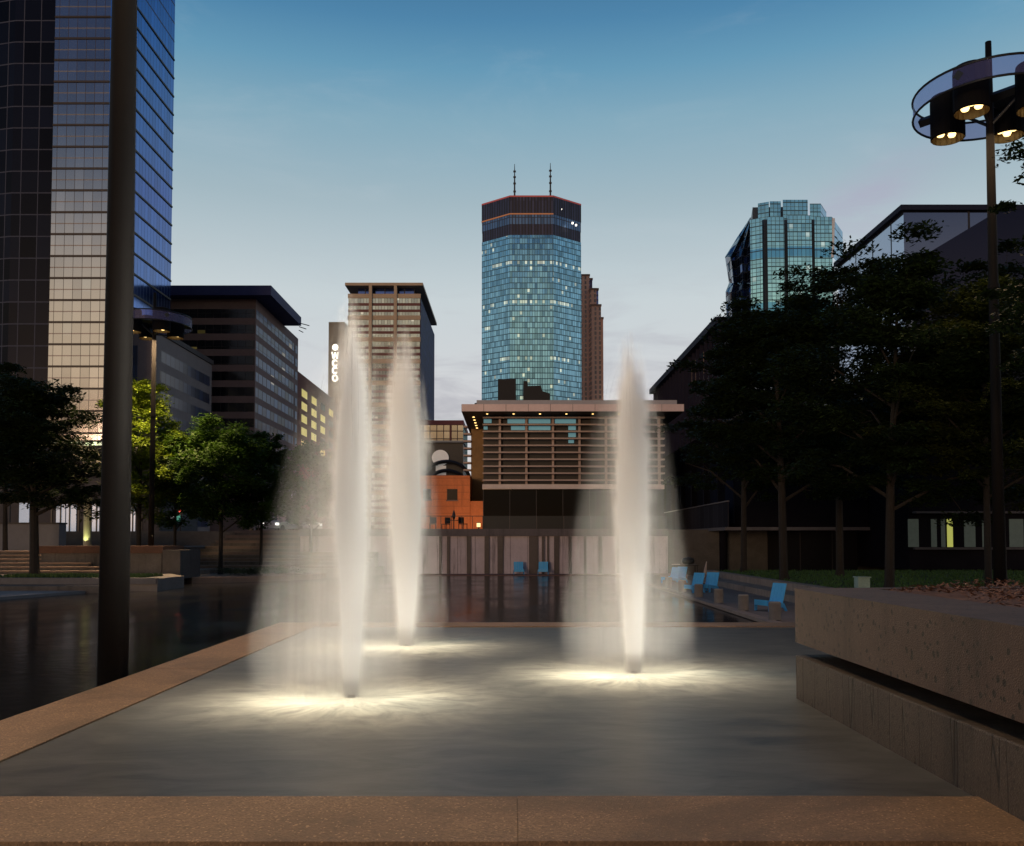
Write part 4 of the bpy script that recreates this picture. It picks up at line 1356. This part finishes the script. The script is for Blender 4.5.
def grass(x0, x1, y0, y1, z, n, h):
    b = MB()
    for _ in range(n):
        x, y = rnd.uniform(x0, x1), rnd.uniform(y0, y1)
        a, w = rnd.random() * 6.3, rnd.uniform(.02, .05)
        dx, dy = math.cos(a) * w, math.sin(a) * w
        lx, ly = rnd.uniform(-.06, .06), rnd.uniform(-.06, .06)
        b.v += [Vector((x - dx, y - dy, z)), Vector((x + dx, y + dy, z)), Vector((x + lx, y + ly, z + h * rnd.uniform(.6, 1.3)))]
        i = len(b.v)
        b.f.append((i - 3, i - 2, i - 1))
    return b


tag(grass(12.05, 30, 26.1, 53.5, 0.62, 14000, 0.12).build('lawn_grass', M_grass, keep=True), 'mown dark green lawn under the right trees', 'grass', kind='stuff')

# bollards along the edge
M_boll = mat('bollard_concrete', (0.19, 0.165, 0.15), 0.85, 0.25, 3, 0.3, 40)
bnames = ['short round concrete bollard nearest the planter, in front of the lone blue chair', 'second concrete bollard from the planter along the pool edge',
          'third concrete bollard from the planter, on bare paving before the chair pair', 'fourth concrete bollard from the planter, just before the paired blue chairs',
          'fifth concrete bollard from the planter, beside the paired blue chairs', 'sixth concrete bollard from the planter, between the two chair pairs',
          'seventh concrete bollard from the planter, near the farther chair pair', 'eighth concrete bollard from the planter, beyond the farther chair pair']
boll = None
for k, lab in enumerate(bnames):
    y = 26.2 + 3.55 * k
    if boll is None:
        boll = thing('bollard', lab, 'bollard', (7.62, y, 0.125), 'concrete bollards along the pool edge')
        MB().lathe([(0.175, 0.125), (0.175, 0.60), (0.165, 0.615)], 20, (7.62, y)).build('post', M_boll, boll)
        MB().lathe([(0.167, 0.615), (0.15, 0.64)], 20, (7.62, y)).build('cap', mat('bollard_cap', (0.27, 0.24, 0.21), 0.8, 0.2), boll)
    else:
        dup(boll, (7.62, y, 0.125), lab)
tb = dup(boll, (X(715, 48.5), 48.5, 0.1), 'pale concrete bollard standing by the far end of the terrace wall')
tb.scale = (1, 1, 1.35)

# ---- chairs
M_blue = mat('blue_chair_plastic', (0.07, 0.42, 0.80), 0.5, 0.10, 2)
M_blue_d = mat('blue_chair_leg', (0.05, 0.30, 0.66), 0.5, 0.10, 2)


def make_chair(label, loc):
    t = thing('lounge_chair', label, 'chair', loc, 'blue lounge chairs round the pool')
    L = Vector(loc)

    def at(b):
        b.v = [p + L for p in b.v]
        return b
    W = 0.36
    seat = MB()
    for k in range(4):      # seat boards, falling to the back
        y = -0.34 + k * 0.17
        z = 0.385 - k * 0.03
        seat.extrude_profile([(y, z), (y + 0.155, z - 0.027), (y + 0.155, z - 0.057), (y, z - 0.03)][::-1], 'x', -W, W)
    seat.extrude_profile([(-0.37, 0.385), (-0.345, 0.387), (-0.345, 0.20), (-0.37, 0.20)][::-1], 'x', -W, W)
    at(seat).build('seat', M_blue, t)
    back = MB()
    for k in range(4):
        x = -W + k * 0.182
        back.prism([(x, 0.30), (x + 0.172, 0.30), (x + 0.172, 0.335), (x, 0.335)], 0.25, 0.95,
                   top=[(x, 0.50), (x + 0.172, 0.50), (x + 0.172, 0.535), (x, 0.535)])
    at(back).build('backrest', M_blue, t)
    for s in (-1, 1):
        x0_, x1_ = (s * (W + 0.002), s * (W + 0.042))
        x0_, x1_ = min(x0_, x1_), max(x0_, x1_)
        b = MB().extrude_profile([(-0.34, 0.0), (-0.24, 0.0), (-0.22, 0.22), (0.32, 0.12), (0.42, 0.0), (0.52, 0.0), (0.36, 0.28), (-0.34, 0.37)], 'x', x0_, x1_)
        at(b).build('side_leg', M_blue_d, t)
    return t


ch = make_chair('blue lounge chair standing alone on the walk near the planter corner', (X(767.5, 29.8), 29.8, 0.1))
ch.rotation_euler = (0, 0, R(-66))
ch.scale = (0.9, 0.9, 0.95)
for px, d, z, rot, lab in ((691, 40.3, 0.1, -58, 'blue lounge chair of the middle pair, the one nearer the pool edge'),
                           (706, 40.9, 0.1, -50, 'blue lounge chair of the middle pair, the one nearer the terrace wall'),
                           (669, 49.0, 0.1, -60, 'blue lounge chair of the far pair, the one nearer the pool edge'),
                           (676.5, 49.8, 0.1, -50, 'blue lounge chair of the far pair, half hidden behind its twin'),
                           (518.8, 63.4, 0.06, 3, 'blue lounge chair against the stained pool wall, left of its twin'),
                           (543.0, 63.4, 0.06, -4, 'blue lounge chair against the stained pool wall, right of its twin')):
    dup(ch, (X(px, d), d, z), lab, R(rot)).scale = (0.92, 0.92, 0.92)

# dark grill table and leaning folded umbrella behind the far chairs
px_, d_ = 684, 54.0
c = Vector((X(px_, d_), d_, 0.1))
t = thing('grill_table', 'black patio grill table with white cloth corner near the far chairs', 'table', tuple(c))
part(MB().box(c.x - 0.75, c.x + 0.75, c.y - 0.4, c.y + 0.4, 0.92, 0.99), 'table_top', M_black, t)
for sx_, sy_ in ((-.68, -.34), (.68, -.34), (-.68, .34), (.68, .34)):
    part(MB().box(c.x + sx_ - .03, c.x + sx_ + .03, c.y + sy_ - .03, c.y + sy_ + .03, 0.1, 0.918), 'leg', M_black, t)
part(MB().lathe([(0.05, 0.995), (0.34, 1.05), (0.40, 1.2), (0.34, 1.36), (0.05, 1.43)], 16, (c.x + 0.2, c.y)), 'grill_lid', M_black, t, smooth=True)
part(MB().box(c.x - 0.80, c.x - 0.35, c.y - 0.43, c.y - 0.1, 0.995, 1.03), 'cloth', mat('pale_cloth', (0.55, 0.5, 0.45), 0.8, 0.1), t)
c = Vector((X(703, 50.5), 50.5, 0.1))
t = thing('folded_umbrella', 'pale folded umbrella leaning on its pole by the balcony wing', 'umbrella', tuple(c))
part(MB().tube([c, c + Vector((0.16, 0, 1.15))], 0.025, 8), 'pole', mat('pale_pole', (0.4, 0.38, 0.36), 0.5), t)
part(MB().tube([c + Vector((0.06, 0, 0.45)), c + Vector((0.09, 0, 0.7)), c + Vector((0.15, 0, 1.1))], [0.09, 0.075, 0.03], 8), 'canopy', mat('pale_canvas', (0.35, 0.30, 0.28), 0.9), t)
part(MB().lathe([(0.22, 0.1), (0.22, 0.16), (0.05, 0.18)], 12, (c.x, c.y)), 'base', M_black, t)
# pale box at the back of the planter, on the lawn
c = P(862, 580, 33)
t = thing('meter_box', 'small pale green utility box on the lawn just behind the planter', 'utility box', (c.x, 33, 0.62))
part(MB().box(c.x - .22, c.x + .22, 32.8, 33.2, 0.62, 1.06), 'body', mat('pale_green_paint', (0.30, 0.42, 0.38), 0.6), t, bevel=0.02)
part(MB().box(c.x - .25, c.x + .25, 32.77, 33.23, 1.065, 1.10), 'lid', mat('pale_green_paint', (0.30, 0.42, 0.38), 0.6), t)

# ================================================================== left terraces
struct(MB().prism([(-90, 36.6), (-20.9, 36.6), (-19.4, 42.0), (-90, 42.0)], -0.28, 0.12).build('low_walkway', mat('pale_walk', (0.17, 0.17, 0.18), 0.75, 0.2, 0.6), keep=True))
struct(MB().box(-90, -18.8, 41.4, 46, -0.28, 0.33).build('lower_step', M_conc_d, keep=True))
struct(MB().prism([(-90, 43.0), (-16.9, 43.0), (-16.9, 46.5), (-19.3, 50.5), (-19.3, 57.6), (-9.9, 58.6), (-9.0, 66), (-90, 66)], -0.28, 0.60).build('left_terrace', M_deck, keep=True))
struct(MB().box(-90, -16.95, 42.93, 43.35, 0.34, 0.64).build('terrace_kerb', mat('kerb_grey', (0.12, 0.12, 0.13), 0.8, 0.2), keep=True))
struct(MB().box(-25.2, -18.0, 43.7, 46.6, 0.5, 0.63).build('grass_strip_soil', lawn_mat(), keep=True))
tag(grass(-25.2, -18.0, 43.7, 46.6, 0.63, 4200, 0.13).build('grass_strip', mat('grass_warm', (0.06, 0.11, 0.025), 0.8, 0.5, 1.2), keep=True), 'narrow grass strip on the left terrace behind the grey kerb', 'grass', kind='stuff')
M_stepc = mat('warm_step', (0.20, 0.145, 0.115), 0.8, 0.2, 0.7)
t = thing('short_staircase', 'short flight of wide brown steps at the left terrace beside the big tree', 'staircase', (-30, 50, 0.6))
for k in range(6):
    part(MB().box(-60, -22.2 - 0.55 * k, 48.6 + 0.55 * k, 54, 0.6 + 0.205 * k, 0.6 + 0.205 * (k + 1) - 0.07), 'riser', M_conc_d, t)
    part(MB().box(-60, -22.15 - 0.55 * k, 48.54 + 0.55 * k, 54, 0.6 + 0.205 * (k + 1) - 0.069, 0.6 + 0.205 * (k + 1)), 'tread', M_stepc, t)
t = thing('raised_fountain_wall', 'long dark concrete trough wall with brown cap behind the left mast', 'wall', (-22, 50, 0.6))
xa_, xb_ = X(43, 50), X(163, 50)
part(MB().box(xa_, xb_, 50, 53, 0.5, 1.72), 'wall', M_conc_d, t)
part(MB().box(xa_ - 0.1, xb_ + 0.1, 49.9, 53.1, 1.725, 2.12), 'cap', mat('rust_cap', (0.085, 0.042, 0.028), 0.8, 0.3, 0.7), t)
part(MB().box(xb_ + 0.11, xb_ + 1.1, 49.8, 53.0, 0.3, 1.9), 'pier', M_conc, t)
t = thing('grey_side_wall', 'plain grey wall behind the trees at the far left of the plaza', 'wall', (-40, 60, 0.6))
part(MB().box(-80, X(60, 62), 62, 63, 0.5, Z(524, 62)), 'wall', mat('blue_grey_wall', (0.16, 0.165, 0.19), 0.8, 0.15, 0.4), t)
part(MB().box(-80, X(60.5, 62), 61.9, 63.1, Z(524, 62) + 0.004, Z(522.5, 62)), 'coping', M_conc, t)
t = thing('amphitheatre_steps', 'broad bank of dark seating steps rising to the street behind the green tree', 'steps', (-17, 60, 0.6))
for k in range(13):
    part(MB().box(X(176, 60), -9.6, 59 + k * 1.15, 76.2, 0.5 + 0.205 * k, 0.6 + 0.205 * (k + 1)), 'step', M_conc_d if k % 2 else mat('step_brown', (0.13, 0.105, 0.095), 0.85, 0.25, 0.6), t)
part(MB().box(X(120, 60), X(176, 60) - 0.02, 58, 76, 0.5, 2.0), 'side_wall', M_conc_d, t)
t = thing('planting_bed', 'low curved kerbed bed of dark shrubs at the pool edge under the green tree', 'planting bed', (-15.2, 55.5, 0.6))
bed = [(-19.28, 52.6), (-18.3, 51.6), (-16.6, 51.8), (-13.6, 54.4), (-12.2, 56.8), (-12.0, 58.2), (-19.28, 57.5)]
part(MB().prism(bed, -0.25, 0.33), 'kerb', mat('bed_kerb', (0.24, 0.17, 0.13), 0.8, 0.2), t)


def leaf_cloud(seed, centers, per, size, flat=0.45, droop=0.0):
    """leaf sized diamonds gathered in flattened clumps: one array of points, four per leaf"""
    rg = np.random.default_rng(seed)
    C = np.repeat(np.array(centers), per, axis=0)
    n = len(C)
    o = np.clip(rg.normal(0, 0.5, (n, 3)), -0.95, 0.95)
    cr = C[:, 3:4]
    p = C[:, :3] + o * cr * np.array([1, 1, flat])
    p[:, 2] -= droop * (o[:, 0] ** 2 + o[:, 1] ** 2) * C[:, 3]
    a = rg.uniform(0, 6.283, n)
    sz = size * rg.uniform(.55, 1.35, n)[:, None]
    d = np.stack([np.cos(a), np.sin(a), rg.uniform(-.7, .45, n)], 1) * sz
    e = np.stack([-np.sin(a), np.cos(a), rg.uniform(-.7, .7, n)], 1) * sz * 0.42
    return np.stack([p - d, p - d * 0.1 + e, p + d, p - d * 0.1 - e], 1).reshape(-1, 3)


def leaf_mesh(name, pts, m, parent):
    pts = pts - np.array(WL[parent.name])
    n = len(pts)
    me = bpy.data.meshes.new(name)
    me.vertices.add(n)
    me.vertices.foreach_set('co', pts.astype(np.float32).ravel())
    me.loops.add(n)
    me.loops.foreach_set('vertex_index', np.arange(n, dtype=np.int32))
    me.polygons.add(n // 4)
    me.polygons.foreach_set('loop_start', np.arange(0, n, 4, dtype=np.int32))
    me.polygons.foreach_set('loop_total', np.full(n // 4, 4, dtype=np.int32))
    me.materials.append(m)
    me.update(calc_edges=True)
    o = bpy.data.objects.new(name, me)
    sc.collection.objects.link(o)
    o.parent = parent
    return o


r5 = random.Random(3)
cs = []
for _ in range(46):
    x, y = r5.uniform(-18.2, -13.0), r5.uniform(53.2, 57.2)
    if y - 53 > (x + 18.4) * 0.5 - 0.4:
        cs.append((x, y, 0.50 + r5.uniform(0, .15), r5.uniform(.3, .55)))
M_shrub = mat('shrub_leaf', (0.03, 0.05, 0.018), 0.75, 0.5, 2)
o = leaf_mesh('shrubs', leaf_cloud(3, cs, 130, 0.07, 0.5), M_shrub, t)
o['kind'] = 'stuff'


# ================================================================== trees
def leaf_mat(name, col, tr=0.35):
    m, g = new_mat(name)
    out = g.n('ShaderNodeOutputMaterial')
    d = g.n('ShaderNodeBsdfPrincipled')
    tc = g.n('ShaderNodeTexCoord').outputs['Object']
    n1 = g.noise(tc, 0.9, 4, 0.6)
    n2 = g.noise(tc, 7.0, 2, 0.6)
    f = g.m('ADD', g.m('MULTIPLY', n1, 0.6), g.m('MULTIPLY', n2, 0.4))
    c = g.mix(g.rng(f, 0.34, 0.66), tuple(x * 0.5 for x in col), (col[0] * 1.7, col[1] * 1.5, col[2] * 1.1))
    g.put(d.inputs['Base Color'], c)
    d.inputs['Roughness'].default_value = 0.6
    d.inputs['Specular IOR Level'].default_value = 0.25
    t = g.n('ShaderNodeBsdfTranslucent')
    g.put(t.inputs[0], c)
    mx = g.n('ShaderNodeMixShader')
    mx.inputs[0].default_value = tr
    g.put(mx.inputs[1], d.outputs[0])
    g.put(mx.inputs[2], t.outputs[0])
    g.put(out.inputs[0], mx.outputs[0])
    return m


M_leaf_dark = leaf_mat('leaf_dark', (0.012, 0.026, 0.008), 0.25)
M_leaf_green = leaf_mat('leaf_green', (0.024, 0.062, 0.008))
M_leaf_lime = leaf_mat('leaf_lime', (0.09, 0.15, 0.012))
M_leaf_olive = leaf_mat('leaf_olive', (0.028, 0.042, 0.009), 0.3)


def tree(label, x, y, z0, zc0, z1, rx, mat_, seed, nl=8000, leaf=0.17, lw=0.2, group=None, shape='layered', drop=0.0, ry=None):
    """trunk and limbs, then leaf clumps gathered round the limb ends; zc0..z1 is the crown"""
    r = random.Random(seed)
    ry = ry or rx
    t = thing('tree', label, 'tree', (x, y, z0), group)
    tr = MB()
    Hc = z1 - zc0
    lean = (r.uniform(-.3, .3), r.uniform(-.3, .3))
    tp = [(x, y, z0 - 0.1), (x + lean[0] * .15, y, z0 + 0.35), (x + lean[0] * .4, y + lean[1] * .3, zc0 + 0.1 * Hc), (x + lean[0], y + lean[1], zc0 + 0.55 * Hc), (x + lean[0] * 1.3, y + lean[1], z1 - 0.16 * Hc)]
    tr.tube(tp, [lw * 1.35, lw, lw * 0.8, lw * 0.42, lw * 0.1], 9)
    centers = []
    nlimb = 16
    for k in range(nlimb):
        q = k / (nlimb - 1)
        hz = zc0 + Hc * (0.0 + 0.72 * q)
        a = k * 2.4 + r.uniform(-.4, .4)
        # dome outline of the crown
        env = math.sin(math.pi * min(1, 0.30 + 0.62 * q)) ** 0.7
        L = env * r.uniform(.75, 1.0)
        ex, ey = x + lean[0] * q + math.cos(a) * rx * L, y + lean[1] * q + math.sin(a) * ry * L
        ez = hz + Hc * r.uniform(.10, .26)
        bx, by = x + lean[0] * (.4 + .6 * q), y + lean[1] * (.3 + .7 * q)
        mid = ((bx * .45 + ex * .55), (by * .45 + ey * .55), hz * .35 + ez * .65 + 0.15)
        lr = lw * (0.42 - 0.22 * q)
        tr.tube([(bx, by, hz - 0.2), mid, (ex, ey, ez)], [lr, lr * .6, lr * .15], 6)
        for s in range(9):
            f = 0.35 + 0.65 * (s + r.random()) / 9
            px = bx + (ex - bx) * f + r.gauss(0, .16) * rx
            py = by + (ey - by) * f + r.gauss(0, .16) * ry
            pz = hz + (ez - hz) * f + r.gauss(0, .055) * Hc - drop * max(0, f - .6) * Hc * r.random()
            centers.append((px, py, pz, rx * r.uniform(.11, .25)))
            if s % 3 == 0:
                tr.tube([(bx + (ex - bx) * f * .8, by + (ey - by) * f * .8, hz + (ez - hz) * f * .8), (px, py, pz)], [lr * .3, lr * .08], 4)
    for _ in range(14):
        a, q = r.random() * 6.28, r.random() ** .5
        centers.append((x + lean[0] + math.cos(a) * rx * .45 * q, y + math.sin(a) * ry * .45 * q, z1 - Hc * r.uniform(.03, .22), rx * r.uniform(.12, .22)))
    tr.build('trunk', M_bark, t)
    leaf_mesh('crown', leaf_cloud(seed, centers, max(8, int(nl * 3.8) // len(centers)), leaf * 0.62, 0.32 if shape == 'layered' else 0.6, 0.05 + drop * .2), mat_, t)
    return t


GR, GL = 'dark trees on the right lawn', 'trees on the left terrace'


def tree_px(label, px, pbase, d, ptop, pcrown, prad, mat_, seed, **k):
    x = X(px, d, 450)
    tree(label, x, d, 0.6 if 'z0' not in k else k.pop('z0'), Z(pcrown, d), Z(ptop, d), prad * d / 900, mat_, seed, **k)


tree_px('dark locust tree with slim trunk left of its neighbours, before the balcony wing', 783, 572, 41, 296, 498, 98, M_leaf_dark, 21, nl=15000, leaf=0.19, lw=0.2, group=GR)
tree_px('dark locust tree with tall trunk in the middle of the lawn', 886, 580, 31.5, 268, 505, 116, M_leaf_dark, 22, nl=19000, leaf=0.16, lw=0.17, group=GR)
tree_px('smaller dark tree beyond, reaching down beside the right jet', 742, 572, 52, 318, 505, 72, M_leaf_dark, 23, nl=10000, leaf=0.21, lw=0.18, group=GR)
tree_px('dark tree filling the gap below the glazed roof corner', 838, 572, 46, 258, 490, 104, M_leaf_dark, 27, nl=14000, leaf=0.2, lw=0.2, group=GR)
tree_px('olive tree with low hanging sprays around the right mast lamp', 985, 582, 29.5, 285, 492, 98, M_leaf_olive, 24, nl=15000, leaf=0.14, lw=0.12, group=GR, drop=0.25)
tree_px('dark tree rising behind the mast lamp to the roof line', 1000, 575, 38, 262, 480, 92, M_leaf_dark, 28, nl=13000, leaf=0.17, lw=0.2, group=GR)
tree_px('tall tree whose outer sprays show at the right frame edge beside the hooped lamp', 1118, 580, 20, 95, 420, 108, M_leaf_dark, 25, nl=15000, leaf=0.11, lw=0.2, group=GR)
tree_px('big dark tree with stout leaning trunk on the left grass strip', 38, 573, 46.0, 382, 512, 84, M_leaf_dark, 31, nl=15000, leaf=0.19, lw=0.24, group=GL)
tree_px('dark tree with thin trunk by the brown steps at the left', 8, 560, 58, 372, 505, 62, M_leaf_dark, 32, nl=8000, leaf=0.2, lw=0.16, group=GL, z0=1.6)
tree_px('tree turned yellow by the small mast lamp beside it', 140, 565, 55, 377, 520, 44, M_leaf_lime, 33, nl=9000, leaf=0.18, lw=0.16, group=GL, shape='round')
tree_px('round bright green tree in the planting bed', 222, 568, 56, 419, 530, 62, M_leaf_green, 34, nl=12000, leaf=0.19, lw=0.14, group=GL, shape='round', z0=0.33)
tree_px('slim half hidden green tree behind the veil of the front left jet', 262, 566, 60, 432, 525, 40, M_leaf_green, 35, nl=6000, leaf=0.2, lw=0.11, group=GL, shape='round')
tree_px('green tree seen through the spray of the left jets', 312, 560, 64, 440, 530, 40, M_leaf_green, 36, nl=5000, leaf=0.22, lw=0.12, group=GL, shape='round')
tree_px('dark green tree standing between the yellow and the round green tree', 176, 566, 64, 430, 528, 36, M_leaf_green, 37, nl=5500, leaf=0.2, lw=0.12, group=GL, shape='round')

# ================================================================== street level at the left: shop front, lit column, traffic, cars
dQ = 82.0
t = thing('shop_front', 'low building with cold lit shop windows behind the left trees', 'shop', (X(60, dQ), dQ, ZS))
part(MB().box(X(-60, dQ), X(160, dQ), dQ, dQ + 10, ZS, Z(440, dQ)), 'wall', mat('shop_wall', (0.06, 0.055, 0.06), 0.8, 0.2), t)
M_shop = mat('shop_window_lit', (0.2, 0.25, 0.3), 0.2, 0.4, 0.7, emit=(0.5, 0.68, 0.9), estr=0.30)
for pa, pb in ((57, 66), (67, 77), (92, 100), (20, 30), (128, 136)):
    part(MB().box(X(pa, dQ), X(pb, dQ), dQ - 0.03, dQ - 0.004, ZS, Z(503, dQ)), 'window', M_shop, t)
b = MB()
for k in range(11):
    xx = X(52 + k * 9, dQ)
    b.box(xx, xx + 0.12, dQ - 0.09, dQ - 0.035, ZS, Z(501, dQ))
part(b, 'mullion', M_black, t)
M_glow = mat('warm_shop_light', (0.8, 0.8, 0.6), 0.4, 0, emit=(0.9, 1.0, 0.75), estr=0.6)
for k in range(9):
    p = P(60 + rnd.random() * 42, 372 + rnd.random() * 48, dQ + 0.0)
    part(MB().box(p.x - .5, p.x + .5, dQ - 0.05, dQ - 0.004, min(p.z, Z(442, dQ)) - 0.3, min(p.z, Z(442, dQ))), 'lit_pane', M_glow, t)
t = thing('uplit_column', 'slim stone column lit yellow green from its foot behind the trough wall', 'column', (X(88, 56), 56, 0.6))
cx_ = X(88.5, 56)
part(MB().lathe([(0.24, 0.6), (0.24, 4.9), (0.3, 5.0), (0.3, 5.2)], 14, (cx_, 56)), 'shaft', mat('pale_stone', (0.35, 0.34, 0.25), 0.8, 0.15), t)
u = bpy.data.lights.new('column_uplight', 'SPOT')
u.energy, u.color, u.spot_size, u.shadow_soft_size = 60, (0.95, 1.0, 0.4), R(70), 0.05
uo = bpy.data.objects.new('column_uplight', u)
sc.collection.objects.link(uo)
uo.parent = t
uo.location = (cx_ - X(88, 56) + 0.0, -0.6, 1.6)
uo.rotation_euler = Vector((0, -0.45, -1)).to_track_quat('Z', 'Y').to_euler()

# traffic light and signs by the street
M_dark_pole = mat('dark_pole', (0.02, 0.02, 0.022), 0.5)


def signal(label, px, d, py, col, estr, grp='traffic signals at the street'):
    p = P(px, py, d)
    t = thing('traffic_light', label, 'traffic light', (p.x, d, ZS), grp)
    part(MB().tube([(p.x, d + 0.2, ZS), (p.x, d + 0.2, p.z + 0.6)], 0.06, 6), 'pole', M_dark_pole, t)
    part(MB().box(p.x - 0.18, p.x + 0.18, d, d + 0.18, p.z - 0.75, p.z + 0.3), 'housing', M_black, t)
    for k, zz in enumerate((0, -0.33, -0.6)):
        part(MB().lathe([(0.12, -0.012), (0.12, 0.0)], 10), 'lens', M_black, t) if 0 else None
        b = MB()
        n = 12
        pr = [(p.x + 0.13 * math.cos(2 * math.pi * j / n), p.z + zz + 0.13 * math.sin(2 * math.pi * j / n)) for j in range(n)]
        b.extrude_profile(pr, 'y', d - 0.04, d - 0.003)
        part(b, 'lens', mat('signal_%s' % label.split()[0], col, 0.3, 0, emit=col, estr=estr) if k == 0 else M_black, t)


signal('red traffic signal showing between the yellow tree and the green tree', 180, 84, 511, (1.0, 0.08, 0.05), 2.5)
signal('amber traffic signal under the green tree by the street', 250.5, 80, 532, (1.0, 0.35, 0.08), 4.0)
signal('pink red pedestrian signal high in the big dark left tree', 11, 70, 404, (1.0, 0.25, 0.6), 3.0)
p = P(174, 518, 83)
t = thing('street_sign', 'small white and green street sign on a post beside the red signal', 'sign', (p.x, 83, ZS))
part(MB().box(p.x - 0.3, p.x + 0.2, 82.9, 82.95, p.z - 0.35, p.z + 0.25), 'panel', mat('sign_white', (0.75, 0.77, 0.8), 0.5, 0, emit=(0.9, 0.95, 1), estr=0.5), t)
part(MB().box(p.x + 0.25, p.x + 0.6, 82.9, 82.95, p.z - 0.4, p.z + 0.3), 'green_panel', mat('sign_green', (0.05, 0.4, 0.3), 0.5, 0, emit=(0.1, 0.6, 0.45), estr=0.3), t)
part(MB().tube([(p.x, 83, ZS), (p.x, 83, p.z + 0.3)], 0.05, 6), 'post', M_dark_pole, t)


def car(label, px, d, col, rot):
    c = Vector((X(px, d), d, ZS))
    t = thing('parked_car', label, 'car', tuple(c), 'cars along the street behind the plaza')
    L = 2.2
    cm = mat('car_paint_' + label.split()[0], col, 0.25, 0.0, spec=0.6)
    b = MB().extrude_profile([(c.x - L, c.z + 0.3), (c.x - L, c.z + 0.8), (c.x - 1.3, c.z + 0.95), (c.x + 1.2, c.z + 0.98), (c.x + L, c.z + 0.85), (c.x + L, c.z + 0.3)], 'y', d - 0.85, d + 0.85)
    part(b, 'body', cm, t)
    b = MB().extrude_profile([(c.x - 1.25, c.z + 0.96), (c.x - 0.75, c.z + 1.45), (c.x + 0.7, c.z + 1.47), (c.x + 1.25, c.z + 0.98)], 'y', d - 0.72, d + 0.72)
    part(b, 'cabin', mat('car_glass', (0.03, 0.035, 0.045), 0.08, 0.2), t)
    for wx in (-1.35, 1.35):
        for wy in (-0.8, 0.8):
            n = 14
            pr = [(c.x + wx + 0.33 * math.cos(2 * math.pi * j / n), c.z + 0.33 + 0.33 * math.sin(2 * math.pi * j / n)) for j in range(n)]
            part(MB().extrude_profile(pr, 'y', d + wy - 0.1, d + wy + 0.1), 'wheel', M_black, t)
    for s in (-1, 1):
        part(MB().box(c.x + L - 0.01, c.x + L + 0.04, d + s * 0.62 - 0.14, d + s * 0.62 + 0.14, c.z + 0.58, c.z + 0.74), 'headlight', mat('car_light', (1, 1, 1), 0.3, 0, emit=(1, 0.95, 0.85), estr=3.0), t)
    t.rotation_euler = (0, 0, R(rot))


car('silver car facing the plaza under the green tree by the steps', 268, 80, (0.35, 0.36, 0.38), -70)
car('white car behind the spray of the front left jet', 300, 82, (0.5, 0.5, 0.5), -40)
# ---- terrace of the brick wing, above the pool wall: lantern, railing, patio chairs
M_lan = mat('lantern_glow', (1, 0.8, 0.4), 0.4, 0, emit=(1, 0.7, 0.3), estr=1.6)
p = P(478.6, 525.0, 70)
t = thing('terrace_lantern', 'small glowing lantern on the terrace in front of the brick wing', 'lantern', (p.x, 70, ZS))
part(MB().box(p.x - .05, p.x + .05, 69.95, 70.05, ZS, p.z - 0.15), 'post', M_black, t)
part(MB().box(p.x - .14, p.x + .14, 69.86, 70.14, p.z - 0.148, p.z + 0.15), 'glow_box', M_lan, t)
part(MB().box(p.x - .17, p.x + .17, 69.83, 70.17, p.z + 0.152, p.z + 0.2), 'cap', M_black, t)
lp = bpy.data.lights.new('terrace_lantern_light', 'POINT')
lp.energy, lp.color, lp.shadow_soft_size = 190, (1.0, 0.55, 0.25), 0.1
lpo = bpy.data.objects.new('terrace_lantern_light', lp)
sc.collection.objects.link(lpo)
lpo.parent = t
lpo.location = (-0.5, 2.2, p.z - ZS - 0.08)
t = thing('terrace_railing', 'thin dark railing along the terrace edge above the pool wall', 'railing', (X(455, 66), 66, ZS))
xa_, xb_ = X(420, 66), X(483, 66)
part(MB().box(xa_, xb_, 65.98, 66.02, ZS + 0.98, ZS + 1.03), 'handrail', M_black, t)
for k in range(7):
    xx = xa_ + (xb_ - xa_) * k / 6
    part(MB().box(xx - 0.02, xx + 0.02, 65.98, 66.02, ZS, ZS + 0.979), 'post', M_black, t)
pch = None
for px, d, rot, lab in ((433, 67.6, 20, 'dark patio chair at the left end of the brick wing terrace'), (446, 68.3, -30, 'dark patio chair beside the round table on the brick wing terrace'),
                        (463, 67.8, 40, 'dark patio chair right of the round table, nearest the lantern')):
    c = Vector((X(px, d), d, ZS))
    if pch is None:
        pch = thing('patio_chair', lab, 'chair', tuple(c), 'dark patio chairs on the terrace')
        part(MB().box(c.x - .25, c.x + .25, c.y - .25, c.y + .25, ZS + .43, ZS + .48), 'seat', M_black, pch)
        part(MB().box(c.x - .25, c.x + .25, c.y + .21, c.y + .25, ZS + .5, ZS + .98), 'backrest', M_black, pch)
        for sx_ in (-.22, .22):
            for sy_ in (-.22, .22):
                part(MB().box(c.x + sx_ - .02, c.x + sx_ + .02, c.y + sy_ - .02, c.y + sy_ + .02, ZS, ZS + .428), 'leg', M_black, pch)
    else:
        dup(pch, tuple(c), lab, R(rot))
c = Vector((X(454, 67.9), 67.9, ZS))
t = thing('patio_table', 'round dark patio table with a closed parasol on the brick wing terrace', 'table', tuple(c))
part(MB().lathe([(0.55, ZS + .72), (0.55, ZS + .75)], 18, (c.x, c.y)), 'table_top', M_black, t)
part(MB().lathe([(0.3, ZS), (0.3, ZS + .04), (0.04, ZS + .08), (0.04, ZS + .719)], 12, (c.x, c.y)), 'pedestal', M_black, t)
part(MB().lathe([(0.03, ZS + .752), (0.12, ZS + .95), (0.16, ZS + 1.05), (0.03, ZS + 1.5)], 12, (c.x, c.y)), 'parasol', M_black, t)
